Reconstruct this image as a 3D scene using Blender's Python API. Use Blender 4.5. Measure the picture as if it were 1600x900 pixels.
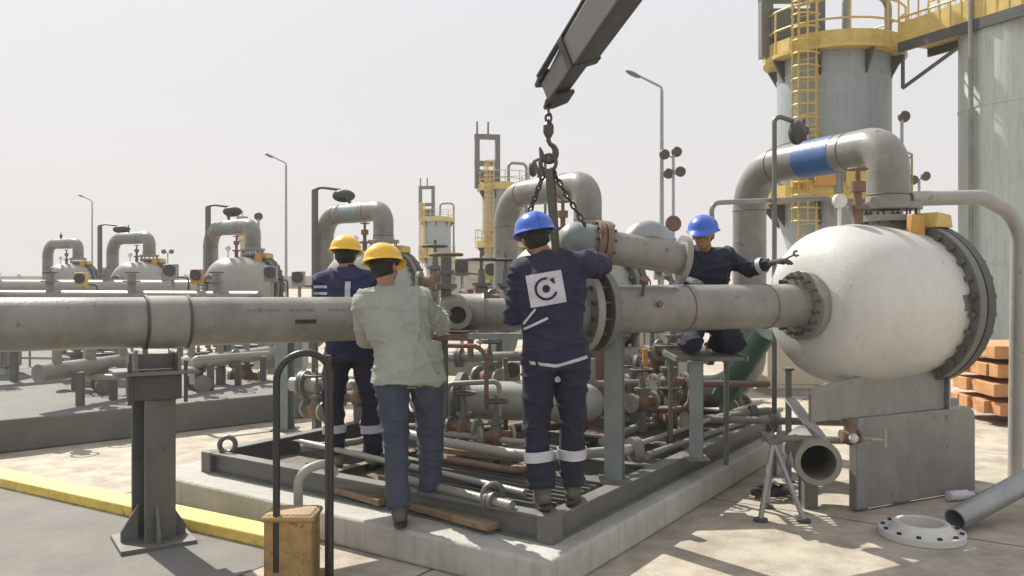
import bpy, bmesh, math, random
from mathutils import Vector, Matrix, noise
V = Vector
R = math.radians
rnd = random.Random(7)
for o in list(bpy.data.objects): bpy.data.objects.remove(o)
S = bpy.context.scene
COL = S.collection

# ---------------------------------------------------------------- camera
EYE = 1.75; F = 1300.0; HZ = 432.0
cd = bpy.data.cameras.new('camera'); cam = bpy.data.objects.new('camera', cd); COL.objects.link(cam)
cam.location = (0, 0, EYE); cam.rotation_euler = (R(90), 0, 0)
cd.sensor_width = 36; cd.lens = 36*F/1600; cd.shift_y = -(450-HZ)/1600
cd.clip_start = .05; cd.clip_end = 3000
S.camera = cam
# ---------------------------------------------------------------- world and sun
SUN = V((-.62, .72, .98)).normalized()
w = bpy.data.worlds.new('World'); S.world = w; w.use_nodes = True
nt = w.node_tree; nt.nodes.clear()
out = nt.nodes.new('ShaderNodeOutputWorld'); bg = nt.nodes.new('ShaderNodeBackground')
sky = nt.nodes.new('ShaderNodeTexSky'); sky.sky_type = 'NISHITA'; sky.sun_disc = False
sky.sun_elevation = math.asin(SUN.z); sky.sun_rotation = math.atan2(SUN.x, SUN.y)
sky.dust_density = 6; sky.air_density = 1.2; sky.ozone_density = 1
hs = nt.nodes.new('ShaderNodeHueSaturation'); hs.inputs['Saturation'].default_value = .30
mx = nt.nodes.new('ShaderNodeMix'); mx.data_type = 'RGBA'; mx.inputs[0].default_value = .93
# dusty veil: warmer and brighter towards the horizon
tc = nt.nodes.new('ShaderNodeTexCoord'); sp = nt.nodes.new('ShaderNodeSeparateXYZ')
cr = nt.nodes.new('ShaderNodeValToRGB')
e = cr.color_ramp.elements
e[0].position = 0.0; e[0].color = (6.35, 5.95, 5.85, 1)
e[1].position = .5; e[1].color = (6.0, 6.1, 6.4, 1)
m = e.new(.10); m.color = (6.15, 5.9, 5.85, 1)
m = e.new(.22); m.color = (5.85, 5.85, 6.0, 1)
nt.links.new(tc.outputs['Generated'], sp.inputs[0]); nt.links.new(sp.outputs['Z'], cr.inputs[0])
nt.links.new(sky.outputs[0], hs.inputs['Color'])
nt.links.new(hs.outputs[0], mx.inputs[6]); nt.links.new(cr.outputs[0], mx.inputs[7])
nt.links.new(mx.outputs[2], bg.inputs[0]); nt.links.new(bg.outputs[0], out.inputs[0])
bg.inputs[1].default_value = .10
sd = bpy.data.lights.new('sun', 'SUN'); sd.energy = 5.0; sd.angle = R(.6); sd.color = (1, .95, .86)
so = bpy.data.objects.new('sun', sd); COL.objects.link(so)
so.rotation_euler = SUN.to_track_quat('Z', 'Y').to_euler()
S.view_settings.view_transform = 'Standard'; S.view_settings.look = 'None'
S.view_settings.exposure = 0.45; S.view_settings.gamma = 1
S.view_settings.use_curve_mapping = False
S.cycles.max_bounces = 6

# ---------------------------------------------------------------- helpers
def P(px, py, D):
    return V(((px-800)/F*D, D, EYE-(py-HZ)/F*D))
def PZ(px, py, z):            # point on level z seen at a pixel
    D = (EYE-z)*F/(py-HZ); return V(((px-800)/F*D, D, z))
def frame(d, up=V((0, 0, 1))):
    d = d.normalized()
    if abs(d.dot(up)) > .98: up = V((0, 1, 0))
    s = d.cross(up).normalized(); u = s.cross(d).normalized()
    return d, s, u
def fillet(pts, r, n=8):
    pts = [V(p) for p in pts]; o = [pts[0]]
    for i in range(1, len(pts)-1):
        a, b, c = pts[i-1], pts[i], pts[i+1]
        d1 = (a-b).normalized(); d2 = (c-b).normalized(); ang = d1.angle(d2)
        if ang > math.pi-.05: o.append(b); continue
        t = min(r/math.tan(ang/2), (a-b).length*.49, (c-b).length*.49); rr = t*math.tan(ang/2)
        cen = b+(d1+d2).normalized()*(rr/math.sin(ang/2))
        p1 = b+d1*t; p2 = b+d2*t; v1 = p1-cen; v2 = p2-cen; tot = v1.angle(v2); ax = v1.cross(v2).normalized()
        for k in range(n+1): o.append(cen+Matrix.Rotation(tot*k/n, 3, ax) @ v1)
    o.append(pts[-1]); return o

class MB:
    def __init__(s): s.v = []; s.f = []
    def quadstrip(s, rings, closed=True, cap0=True, cap1=True):
        n = len(rings[0]); b = len(s.v)
        for r in rings: s.v.extend(V(p) for p in r)
        for i in range(len(rings)-1):
            for j in range(n if closed else n-1):
                k = (j+1) % n
                s.f.append((b+i*n+j, b+i*n+k, b+(i+1)*n+k, b+(i+1)*n+j))
        if cap0: s.f.append(tuple(b+j for j in range(n))[::-1])
        if cap1: s.f.append(tuple(b+(len(rings)-1)*n+j for j in range(n)))
        return s
    def box(s, c, size, rot=None):
        c = V(c); x, y, z = [q/2 for q in size]; m = rot or Matrix.Identity(3); b = len(s.v)
        for p in ((-x,-y,-z),(x,-y,-z),(x,y,-z),(-x,y,-z),(-x,-y,z),(x,-y,z),(x,y,z),(-x,y,z)): s.v.append(c+m @ V(p))
        for f in ((0,3,2,1),(4,5,6,7),(0,1,5,4),(1,2,6,5),(2,3,7,6),(3,0,4,7)): s.f.append(tuple(b+i for i in f))
        return s
    def bar(s, a, b_, w, h, up=V((0, 0, 1))):
        a, b_ = V(a), V(b_); d, sd_, u = frame(b_-a, up)
        return s.box((a+b_)/2, ((b_-a).length, w, h), Matrix((d, sd_, u)).transposed())
    def ibeam(s, a, b_, w, h, t=.012, up=V((0, 0, 1))):
        a, b_ = V(a), V(b_); d, sd_, u = frame(b_-a, up)
        pr = [(-w/2,-h/2),(w/2,-h/2),(w/2,-h/2+t),(t/2,-h/2+t),(t/2,h/2-t),(w/2,h/2-t),(w/2,h/2),(-w/2,h/2),(-w/2,h/2-t),(-t/2,h/2-t),(-t/2,-h/2+t),(-w/2,-h/2+t)]
        return s.quadstrip([[a+sd_*x+u*y for x, y in pr], [b_+sd_*x+u*y for x, y in pr]])
    def tube(s, pts, r, n=16, cap=True):
        pts = [V(p) for p in pts]; rings = []
        rs = r if isinstance(r, (list, tuple)) else [r]*len(pts)
        t = (pts[1]-pts[0]).normalized(); _, sx, u = frame(t)
        for i, p in enumerate(pts):
            if i == 0: d = pts[1]-pts[0]
            elif i == len(pts)-1: d = pts[-1]-pts[-2]
            else: d = (pts[i+1]-p).normalized()+(p-pts[i-1]).normalized()
            d.normalize(); q = t.rotation_difference(d); sx = q @ sx; u = q @ u; t = d
            rings.append([p+sx*math.cos(a)*rs[i]+u*math.sin(a)*rs[i] for a in [2*math.pi*k/n for k in range(n)]])
        return s.quadstrip(rings, True, cap, cap)
    def lathe(s, prof, o=V((0, 0, 0)), ax=V((0, 0, 1)), n=32, cap=True, ring=False):
        o = V(o); d, sx, u = frame(V(ax)); rings = []
        for t, r in prof:
            r = max(r, .0004)
            rings.append([o+d*t+sx*math.cos(a)*r+u*math.sin(a)*r for a in [2*math.pi*k/n for k in range(n)]])
        if ring:
            rings.append([V(p) for p in rings[0]]); return s.quadstrip(rings, True, False, False)
        return s.quadstrip(rings, True, cap, cap)
    def torus(s, c, ax, RR, r, n=28, m=8, a0=0, a1=2*math.pi):
        d, sx, u = frame(V(ax)); c = V(c); full = abs(a1-a0) > 6.28; k = n if full else n+1
        pts = [c+(sx*math.cos(a0+(a1-a0)*i/n)+u*math.sin(a0+(a1-a0)*i/n))*RR for i in range(k)]
        if not full: return s.tube(pts, r, m)
        rings = []
        for i in range(n+1):
            a = a0+(a1-a0)*i/n; rad = sx*math.cos(a)+u*math.sin(a); rings.append([c+rad*(RR+r*math.cos(b))+d*r*math.sin(b) for b in [2*math.pi*j/m for j in range(m)]])
        return s.quadstrip(rings, True, False, False)
    def bolts(s, c, ax, RR, nb, r, L, n=6):
        d, sx, u = frame(V(ax)); c = V(c)
        for k in range(nb):
            a = 2*math.pi*(k+.5)/nb; p = c+(sx*math.cos(a)+u*math.sin(a))*RR
            s.lathe([(-L/2, r), (-L/2+r*1.3, r), (-L/2+r*1.3, r*.55), (L/2-r*1.3, r*.55), (L/2-r*1.3, r), (L/2, r)], p, d, n)
        return s
    def prism(s, poly, o, ax, ay, th):     # 2D outline in the (ax, ay) plane, thickness along its normal, centred
        o, ax, ay = V(o), V(ax).normalized(), V(ay).normalized(); nn = ax.cross(ay)*th/2
        return s.quadstrip([[o+ax*x+ay*y-nn for x, y in poly], [o+ax*x+ay*y+nn for x, y in poly]])
    def ell(s, c, rad, m=None, n=16, k=10):
        m = m or Matrix.Identity(3); c = V(c); rings = []
        for i in range(k+1):
            t = math.pi*i/k; z = -math.cos(t); q = max(math.sin(t), .02)
            rings.append([c+m @ V((rad[0]*q*math.cos(a), rad[1]*q*math.sin(a), rad[2]*z)) for a in [2*math.pi*j/n for j in range(n)]])
        return s.quadstrip(rings)
    def caps(s, a, ra, b, rb, n=14):
        a, b = V(a), V(b); d = b-a; L = d.length
        prof = [(-ra*math.cos(t), ra*math.sin(t)) for t in [math.pi/2*i/4 for i in range(5)]]
        prof += [(L+rb*math.sin(t), rb*math.cos(t)) for t in [math.pi/2*i/4 for i in range(5)]]
        return s.lathe(prof, a, d, n)
    def loft(s, secs, n=20):               # (centre, xvec, yvec)
        rings = []
        for c, x, y in secs: rings.append([V(c)+V(x)*math.cos(a)+V(y)*math.sin(a) for a in [2*math.pi*j/n for j in range(n)]])
        return s.quadstrip(rings)
    def mesh(s, name, off=V((0, 0, 0)), sharp=35):
        me = bpy.data.meshes.new(name); me.from_pydata([tuple(p-off) for p in s.v], [], s.f)
        bm = bmesh.new(); bm.from_mesh(me); bmesh.ops.recalc_face_normals(bm, faces=bm.faces); bm.to_mesh(me); bm.free()
        me.shade_smooth(); me.set_sharp_from_angle(angle=R(sharp)); return me
    def build(s, name, mat, parent=None, loc=None, bevel=0):
        root = parent
        while root is not None and root.parent is not None: root = root.parent
        off = V(root.location) if root is not None else V(loc) if loc is not None else V((0, 0, 0))
        o = bpy.data.objects.new(name, s.mesh(name, off)); COL.objects.link(o); o.data.materials.append(mat)
        if parent is not None: o.parent = parent
        else: o.location = off
        if bevel:
            b = o.modifiers.new('bevel', 'BEVEL'); b.width = bevel; b.segments = 2; b.limit_method = 'ANGLE'; b.angle_limit = R(40)
        return o

def tag(o, label, cat, group=None):
    o['label'] = label; o['category'] = cat
    if group: o['group'] = group
    return o
def thing(name, label, cat, loc, group=None):
    o = bpy.data.objects.new(name, None); COL.objects.link(o); o.location = V(loc); o.empty_display_size = .1
    return tag(o, label, cat, group)
def kids(o): return [c for c in COL.objects if c.parent == o]
def copy_tree(o, parent=None):
    c = o.copy(); COL.objects.link(c); c.parent = parent
    for ch in kids(o): copy_tree(ch, c)
    return c
def dup(o, loc, rz, label, scale=None):
    c = copy_tree(o); c.location = V(loc); c.rotation_euler = (0, 0, rz); c['label'] = label
    if scale: c.scale = (scale,)*3
    return c
def structure(o): o['kind'] = 'structure'; return o

# ---------------------------------------------------------------- materials
def pmat(name, col, rough=.5, metal=0., var=.18, scale=5., bump=.12, dust=.25, rust=0., fine=60., dustcol=(.38, .355, .30), coat=0., streak=0.):
    m = bpy.data.materials.new(name); m.use_nodes = True; nt = m.node_tree; N = nt.nodes; L = nt.links
    b = N['Principled BSDF']; tc = N.new('ShaderNodeTexCoord')
    n1 = N.new('ShaderNodeTexNoise'); n1.inputs['Scale'].default_value = scale; n1.inputs['Detail'].default_value = 7; n1.inputs['Roughness'].default_value = .65
    L.new(tc.outputs['Object'], n1.inputs['Vector'])
    r1 = N.new('ShaderNodeValToRGB'); r1.color_ramp.elements[0].position = .3; r1.color_ramp.elements[1].position = .72
    r1.color_ramp.elements[0].color = tuple(c*(1-var) for c in col)+(1,); r1.color_ramp.elements[1].color = tuple(min(1, c*(1+var)) for c in col)+(1,)
    L.new(n1.outputs[0], r1.inputs[0]); cur = r1.outputs[0]
    def mixin(cur, fac, c2):
        x = N.new('ShaderNodeMix'); x.data_type = 'RGBA'; L.new(fac, x.inputs[0]); L.new(cur, x.inputs[6]); x.inputs[7].default_value = tuple(c2)+(1,); return x.outputs[2]
    if dust:                              # settled dust: heavier on faces that look up, broken by noise
        g = N.new('ShaderNodeNewGeometry'); sx = N.new('ShaderNodeSeparateXYZ'); L.new(g.outputs['Normal'], sx.inputs[0])
        n2 = N.new('ShaderNodeTexNoise'); n2.inputs['Scale'].default_value = 2.3; n2.inputs['Detail'].default_value = 8; L.new(tc.outputs['Object'], n2.inputs['Vector'])
        mr = N.new('ShaderNodeMapRange'); L.new(sx.outputs['Z'], mr.inputs[0]); mr.inputs[1].default_value = -.3; mr.inputs[2].default_value = 1; mr.inputs[3].default_value = .25; mr.inputs[4].default_value = 1
        mu = N.new('ShaderNodeMath'); mu.operation = 'MULTIPLY'; L.new(mr.outputs[0], mu.inputs[0]); L.new(n2.outputs[0], mu.inputs[1])
        m2 = N.new('ShaderNodeMath'); m2.operation = 'MULTIPLY'; m2.use_clamp = True; L.new(mu.outputs[0], m2.inputs[0]); m2.inputs[1].default_value = dust*1.6
        cur = mixin(cur, m2.outputs[0], dustcol)
    if streak:
        mp = N.new('ShaderNodeMapping'); mp.inputs['Scale'].default_value = (9, 9, .7); L.new(tc.outputs['Object'], mp.inputs[0])
        n5 = N.new('ShaderNodeTexNoise'); n5.inputs['Scale'].default_value = 1.6; n5.inputs['Detail'].default_value = 9; n5.inputs['Roughness'].default_value = .65; n5.inputs['Distortion'].default_value = .3; L.new(mp.outputs[0], n5.inputs['Vector'])
        r5 = N.new('ShaderNodeMapRange'); r5.inputs[1].default_value = .5; r5.inputs[2].default_value = .75; r5.inputs[4].default_value = streak; L.new(n5.outputs[0], r5.inputs[0]); cur = mixin(cur, r5.outputs[0], (.16, .125, .09))
    if rust:
        n3 = N.new('ShaderNodeTexNoise'); n3.inputs['Scale'].default_value = 9; n3.inputs['Detail'].default_value = 10; n3.inputs['Roughness'].default_value = .7; L.new(tc.outputs['Object'], n3.inputs['Vector'])
        r3 = N.new('ShaderNodeValToRGB'); r3.color_ramp.elements[0].position = .66-rust*.3; r3.color_ramp.elements[1].position = .74-rust*.25
        L.new(n3.outputs[0], r3.inputs[0]); cur = mixin(cur, r3.outputs[0], (.13, .055, .025))
    L.new(cur, b.inputs['Base Color'])
    rr = N.new('ShaderNodeMapRange'); L.new(n1.outputs[0], rr.inputs[0]); rr.inputs[3].default_value = max(.05, rough-.12); rr.inputs[4].default_value = min(1, rough+.15)
    L.new(rr.outputs[0], b.inputs['Roughness']); b.inputs['Metallic'].default_value = metal
    if coat: b.inputs['Coat Weight'].default_value = coat; b.inputs['Coat Roughness'].default_value = .15
    if bump:
        n4 = N.new('ShaderNodeTexNoise'); n4.inputs['Scale'].default_value = fine; n4.inputs['Detail'].default_value = 4; L.new(tc.outputs['Object'], n4.inputs['Vector'])
        bp = N.new('ShaderNodeBump'); bp.inputs['Strength'].default_value = bump; bp.inputs['Distance'].default_value = .02; L.new(n4.outputs[0], bp.inputs['Height']); L.new(bp.outputs[0], b.inputs['Normal'])
    return m
M = dict(
 grey_pipe=pmat('grey_pipe', (.195, .192, .175), .34, dust=.22, rust=.19, var=.32, scale=3, streak=.3),
 grey_new=pmat('grey_new', (.22, .215, .19), .38, dust=.22),
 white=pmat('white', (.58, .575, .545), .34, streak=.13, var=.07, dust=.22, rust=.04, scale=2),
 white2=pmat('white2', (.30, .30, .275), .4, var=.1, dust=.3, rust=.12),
 steel=pmat('steel', (.10, .108, .10), .45, streak=.3, dust=.25, rust=.18),
 steel_lt=pmat('steel_light', (.21, .21, .20), .4, dust=.22, rust=.12, streak=.5),
 steel_blue=pmat('steel_blue', (.16, .20, .195), .45, dust=.3, rust=.1),
 dark=pmat('dark', (.035, .035, .037), .5, dust=.2, rust=.12),
 black=pmat('black', (.012, .012, .013), .4, dust=.06),
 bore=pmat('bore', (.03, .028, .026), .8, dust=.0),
 bolt=pmat('bolt', (.14, .13, .12), .4, .6, dust=.2, rust=.2),
 rusty=pmat('rusty', (.16, .085, .05), .75, dust=.3, rust=.4),
 maroon=pmat('maroon', (.14, .05, .04), .6, dust=.3, rust=.2),
 orange=pmat('orange', (.50, .25, .04), .55, dust=.2),
 yellow=pmat('yellow', (.56, .41, .10), .5, dust=.25, rust=.12),
 yellowp=pmat('yellow_paint', (.72, .55, .10), .65, var=.25, dust=.3, rust=.1, scale=14),
 blue=pmat('blue_band', (.02, .10, .28), .4, dust=.2, rust=.12, var=.3),
 green=pmat('green_pipe', (.025, .10, .06), .45, dust=.25, rust=.1),
 tower=pmat('tower', (.27, .315, .335), .45, var=.1, dust=.2, rust=.05, scale=1.2, streak=.4),
 towerg=pmat('tower_green', (.42, .48, .45), .45, var=.08, dust=.2, scale=1.2, streak=.4),
 boomg=pmat('boom_grey', (.13, .125, .13), .45, dust=.3, rust=.1),
 boomd=pmat('boom_dark', (.010, .008, .010), .45, dust=.015, bump=.05),
 chain=pmat('chain', (.07, .06, .055), .4, .5, dust=.1, rust=.3),
 strap=pmat('strap', (.10, .085, .06), .9, dust=.2, bump=.4, fine=140),
 galv=pmat('galv', (.30, .31, .32), .4, .55, dust=.15),
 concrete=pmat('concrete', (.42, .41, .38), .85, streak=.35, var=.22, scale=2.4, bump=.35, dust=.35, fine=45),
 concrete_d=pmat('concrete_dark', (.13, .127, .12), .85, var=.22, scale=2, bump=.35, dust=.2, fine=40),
 wood=pmat('wood', (.22, .14, .07), .8, var=.4, scale=12, dust=.25, bump=.3),
 skin=pmat('skin', (.30, .15, .09), .5, var=.08, dust=0, bump=.06, scale=14),
 hair=pmat('hair', (.012, .010, .009), .6, dust=0, bump=.6, fine=220),
 navy=pmat('navy_cloth', (.009, .010, .042), .85, var=.3, dust=.05, bump=.35, fine=90, scale=9),
 navy2=pmat('navy_cloth_dark', (.007, .009, .030), .85, var=.3, dust=.05, bump=.35, fine=90, scale=9),
 blue_cloth=pmat('blue_cloth', (.010, .014, .068), .85, var=.25, dust=.05, bump=.35, fine=90, scale=9),
 shirt=pmat('pale_shirt', (.30, .32, .285), .85, var=.08, dust=.06, bump=.4, fine=90, scale=9),
 jeans=pmat('jeans', (.048, .062, .10), .85, var=.3, dust=.06, bump=.35, fine=160, scale=7),
 boot=pmat('boot', (.05, .038, .028), .6, dust=.3),
 boot_tan=pmat('boot_tan', (.20, .16, .09), .7, dust=.3),
 reflect=pmat('reflect', (.44, .45, .50), .35, dust=.06, bump=.1),
 hat_y=pmat('hard_hat_yellow', (.80, .47, .01), .3, var=.06, dust=.06, bump=.02, coat=.3),
 hat_b=pmat('hard_hat_blue', (.012, .09, .52), .3, var=.06, dust=.05, bump=.02, coat=.4),
 eye=pmat('eye', (.6, .58, .55), .2, var=.02, dust=0, bump=0),
 pupil=pmat('pupil', (.01, .008, .006), .15, var=.02, dust=0, bump=0),
 glove=pmat('glove', (.05, .05, .06), .85, dust=.15, bump=.3),
 plastic=pmat('clear_plastic', (.62, .60, .70), .15, dust=.05, bump=.3),
 beige=pmat('beige_render', (.46, .41, .33), .9, var=.1, scale=1, bump=.1),
)

# ================================================================ SETTING
def ground_mat():
    m = bpy.data.materials.new('sandy_concrete'); m.use_nodes = True; nt = m.node_tree; N = nt.nodes; L = nt.links; b = N['Principled BSDF']
    tc = N.new('ShaderNodeTexCoord'); ns = []
    for sc_, d in ((.35, 8), (3.5, 10), (60, 5)):
        n = N.new('ShaderNodeTexNoise'); n.inputs['Scale'].default_value = sc_; n.inputs['Detail'].default_value = d; n.inputs['Roughness'].default_value = .65
        L.new(tc.outputs['Object'], n.inputs['Vector']); ns.append(n)
    r = N.new('ShaderNodeValToRGB'); el = r.color_ramp.elements; el[0].position = .32; el[0].color = (.36, .315, .255, 1); el[1].position = .68; el[1].color = (.55, .49, .40, 1)
    L.new(ns[0].outputs[0], r.inputs[0])
    r2 = N.new('ShaderNodeValToRGB'); el = r2.color_ramp.elements; el[0].position = .35; el[0].color = (.55, .53, .5, 1); el[1].position = .6; el[1].color = (1, 1, 1, 1)
    L.new(ns[1].outputs[0], r2.inputs[0])
    x = N.new('ShaderNodeMix'); x.data_type = 'RGBA'; x.blend_type = 'MULTIPLY'; x.inputs[0].default_value = .8; L.new(r.outputs[0], x.inputs[6]); L.new(r2.outputs[0], x.inputs[7])
    bk = N.new('ShaderNodeTexBrick'); bk.offset = 0; bk.inputs['Scale'].default_value = 1; bk.inputs['Brick Width'].default_value = 3.1; bk.inputs['Row Height'].default_value = 3.1; bk.inputs['Mortar Size'].default_value = .012; bk.inputs['Mortar Smooth'].default_value = .3
    mp = N.new('ShaderNodeMapping'); mp.inputs['Rotation'].default_value = (0, 0, R(34)); L.new(tc.outputs['Object'], mp.inputs[0])
    dn_ = N.new('ShaderNodeMix'); dn_.data_type = 'RGBA'; dn_.inputs[0].default_value = .02; L.new(mp.outputs[0], dn_.inputs[6]); L.new(ns[1].outputs[1], dn_.inputs[7]); L.new(dn_.outputs[2], bk.inputs['Vector'])
    x2 = N.new('ShaderNodeMix'); x2.data_type = 'RGBA'; L.new(bk.outputs['Fac'], x2.inputs[0]); L.new(x.outputs[2], x2.inputs[6]); x2.inputs[7].default_value = (.10, .09, .075, 1)
    ng = N.new('ShaderNodeTexNoise'); ng.inputs['Scale'].default_value = .9; ng.inputs['Detail'].default_value = 12; ng.inputs['Roughness'].default_value = .7; ng.inputs['Distortion'].default_value = .6; L.new(tc.outputs['Object'], ng.inputs['Vector'])
    rg = N.new('ShaderNodeValToRGB'); rg.color_ramp.elements[0].position = .60; rg.color_ramp.elements[1].position = .72; L.new(ng.outputs[0], rg.inputs[0])
    x3 = N.new('ShaderNodeMix'); x3.data_type = 'RGBA'; L.new(rg.outputs[0], x3.inputs[0]); L.new(x2.outputs[2], x3.inputs[6]); x3.inputs[7].default_value = (.16, .135, .11, 1)
    vo = N.new('ShaderNodeTexVoronoi'); vo.inputs['Scale'].default_value = 38; L.new(tc.outputs['Object'], vo.inputs['Vector']); rv = N.new('ShaderNodeValToRGB'); rv.color_ramp.elements[0].position = .05; rv.color_ramp.elements[0].color = (1, 1, 1, 1); rv.color_ramp.elements[1].position = .13; rv.color_ramp.elements[1].color = (0, 0, 0, 1); L.new(vo.outputs['Distance'], rv.inputs[0])
    x4 = N.new('ShaderNodeMix'); x4.data_type = 'RGBA'; L.new(rv.outputs[0], x4.inputs[0]); L.new(x3.outputs[2], x4.inputs[6]); x4.inputs[7].default_value = (.20, .17, .14, 1)
    L.new(x4.outputs[2], b.inputs['Base Color']); b.inputs['Roughness'].default_value = .92
    bp = N.new('ShaderNodeBump'); bp.inputs['Strength'].default_value = .4; bp.inputs['Distance'].default_value = .02; L.new(ns[2].outputs[0], bp.inputs['Height']); L.new(bp.outputs[0], b.inputs['Normal'])
    return m
g = MB(); g.v = [V((-900, -50, 0)), V((900, -50, 0)), V((900, 700, 0)), V((-900, 700, 0))]; g.f = [(0, 1, 2, 3)]
structure(g.build('ground', ground_mat()))
# asphalt apron at the lower left, in front of the yellow line
U = V((.83, -.56, 0)).normalized(); VV = V((.56, .83, 0)).normalized()
ya, yb = PZ(100, 775, 0), PZ(400, 842, 0); yd = (yb-ya).normalized(); yn = V((yd.y, -yd.x, 0))
if yn.y > 0: yn = -yn
r = MB(); a0 = ya-yd*8+yn*.14; a1 = ya+yd*2.6+yn*.14
r.v = [p+V((0, 0, .004)) for p in (a0, a1, a1+yn*6, a0+yn*6)]; r.f = [(0, 1, 2, 3)]
structure(r.build('road', pmat('asphalt', (.115, .11, .105), .9, var=.25, scale=7, dust=.3, bump=.4)))
k = MB(); c0 = ya-yd*8; c1 = ya+yd*2.6
k.bar(c0+V((0, 0, .04)), c1+V((0, 0, .04)), .22, .08)
structure(k.build('kerb', M['yellowp'], bevel=.012))

# concrete pad under the main skid
pad = MB(); near = V((.20, 4.50, 0)); u = -U; v = VV
c = [near, near+u*3.75, near+u*3.75+v*5.4, near+v*5.4]
pad.quadstrip([c, [p+V((0, 0, .2)) for p in c]])
structure(pad.build('concrete_pad', M['concrete'], bevel=.02))
# raised slab of the neighbouring units, left background
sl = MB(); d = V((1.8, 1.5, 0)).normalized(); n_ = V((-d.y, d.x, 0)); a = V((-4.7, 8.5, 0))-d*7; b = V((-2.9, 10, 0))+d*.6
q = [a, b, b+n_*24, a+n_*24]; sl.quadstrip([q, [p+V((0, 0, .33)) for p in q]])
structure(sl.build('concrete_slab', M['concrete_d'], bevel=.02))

# far low blockwork and berm
bw = MB(); bw.box(P(742, 432, 46)+V((0, 0, -.45)), (3.8, 3, 2.6)); bw.box(P(742, 432, 46)+V((0, 0, .9)), (4.1, 3.3, .14))
for x in (-1.2, 0, 1.2): bw.box(P(742, 432, 44.45)+V((x, 0, .1)), (.5, .06, .5))
tag(bw.build('switch_house', M['beige'], loc=P(742, 432, 46)*1), 'low beige equipment building with a flat roof far behind the pipes', 'building')
bw = MB(); bw.box((-45, 120, .9), (110, .25, 1.8))
for i in range(28): bw.box((-99+i*4, 119.8, 1.0), (.35, .35, 2.1))
tag(bw.build('boundary_wall', M['beige'], loc=(-45, 120, 0)), 'long low sand coloured boundary wall on the horizon at the left', 'wall')

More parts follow.
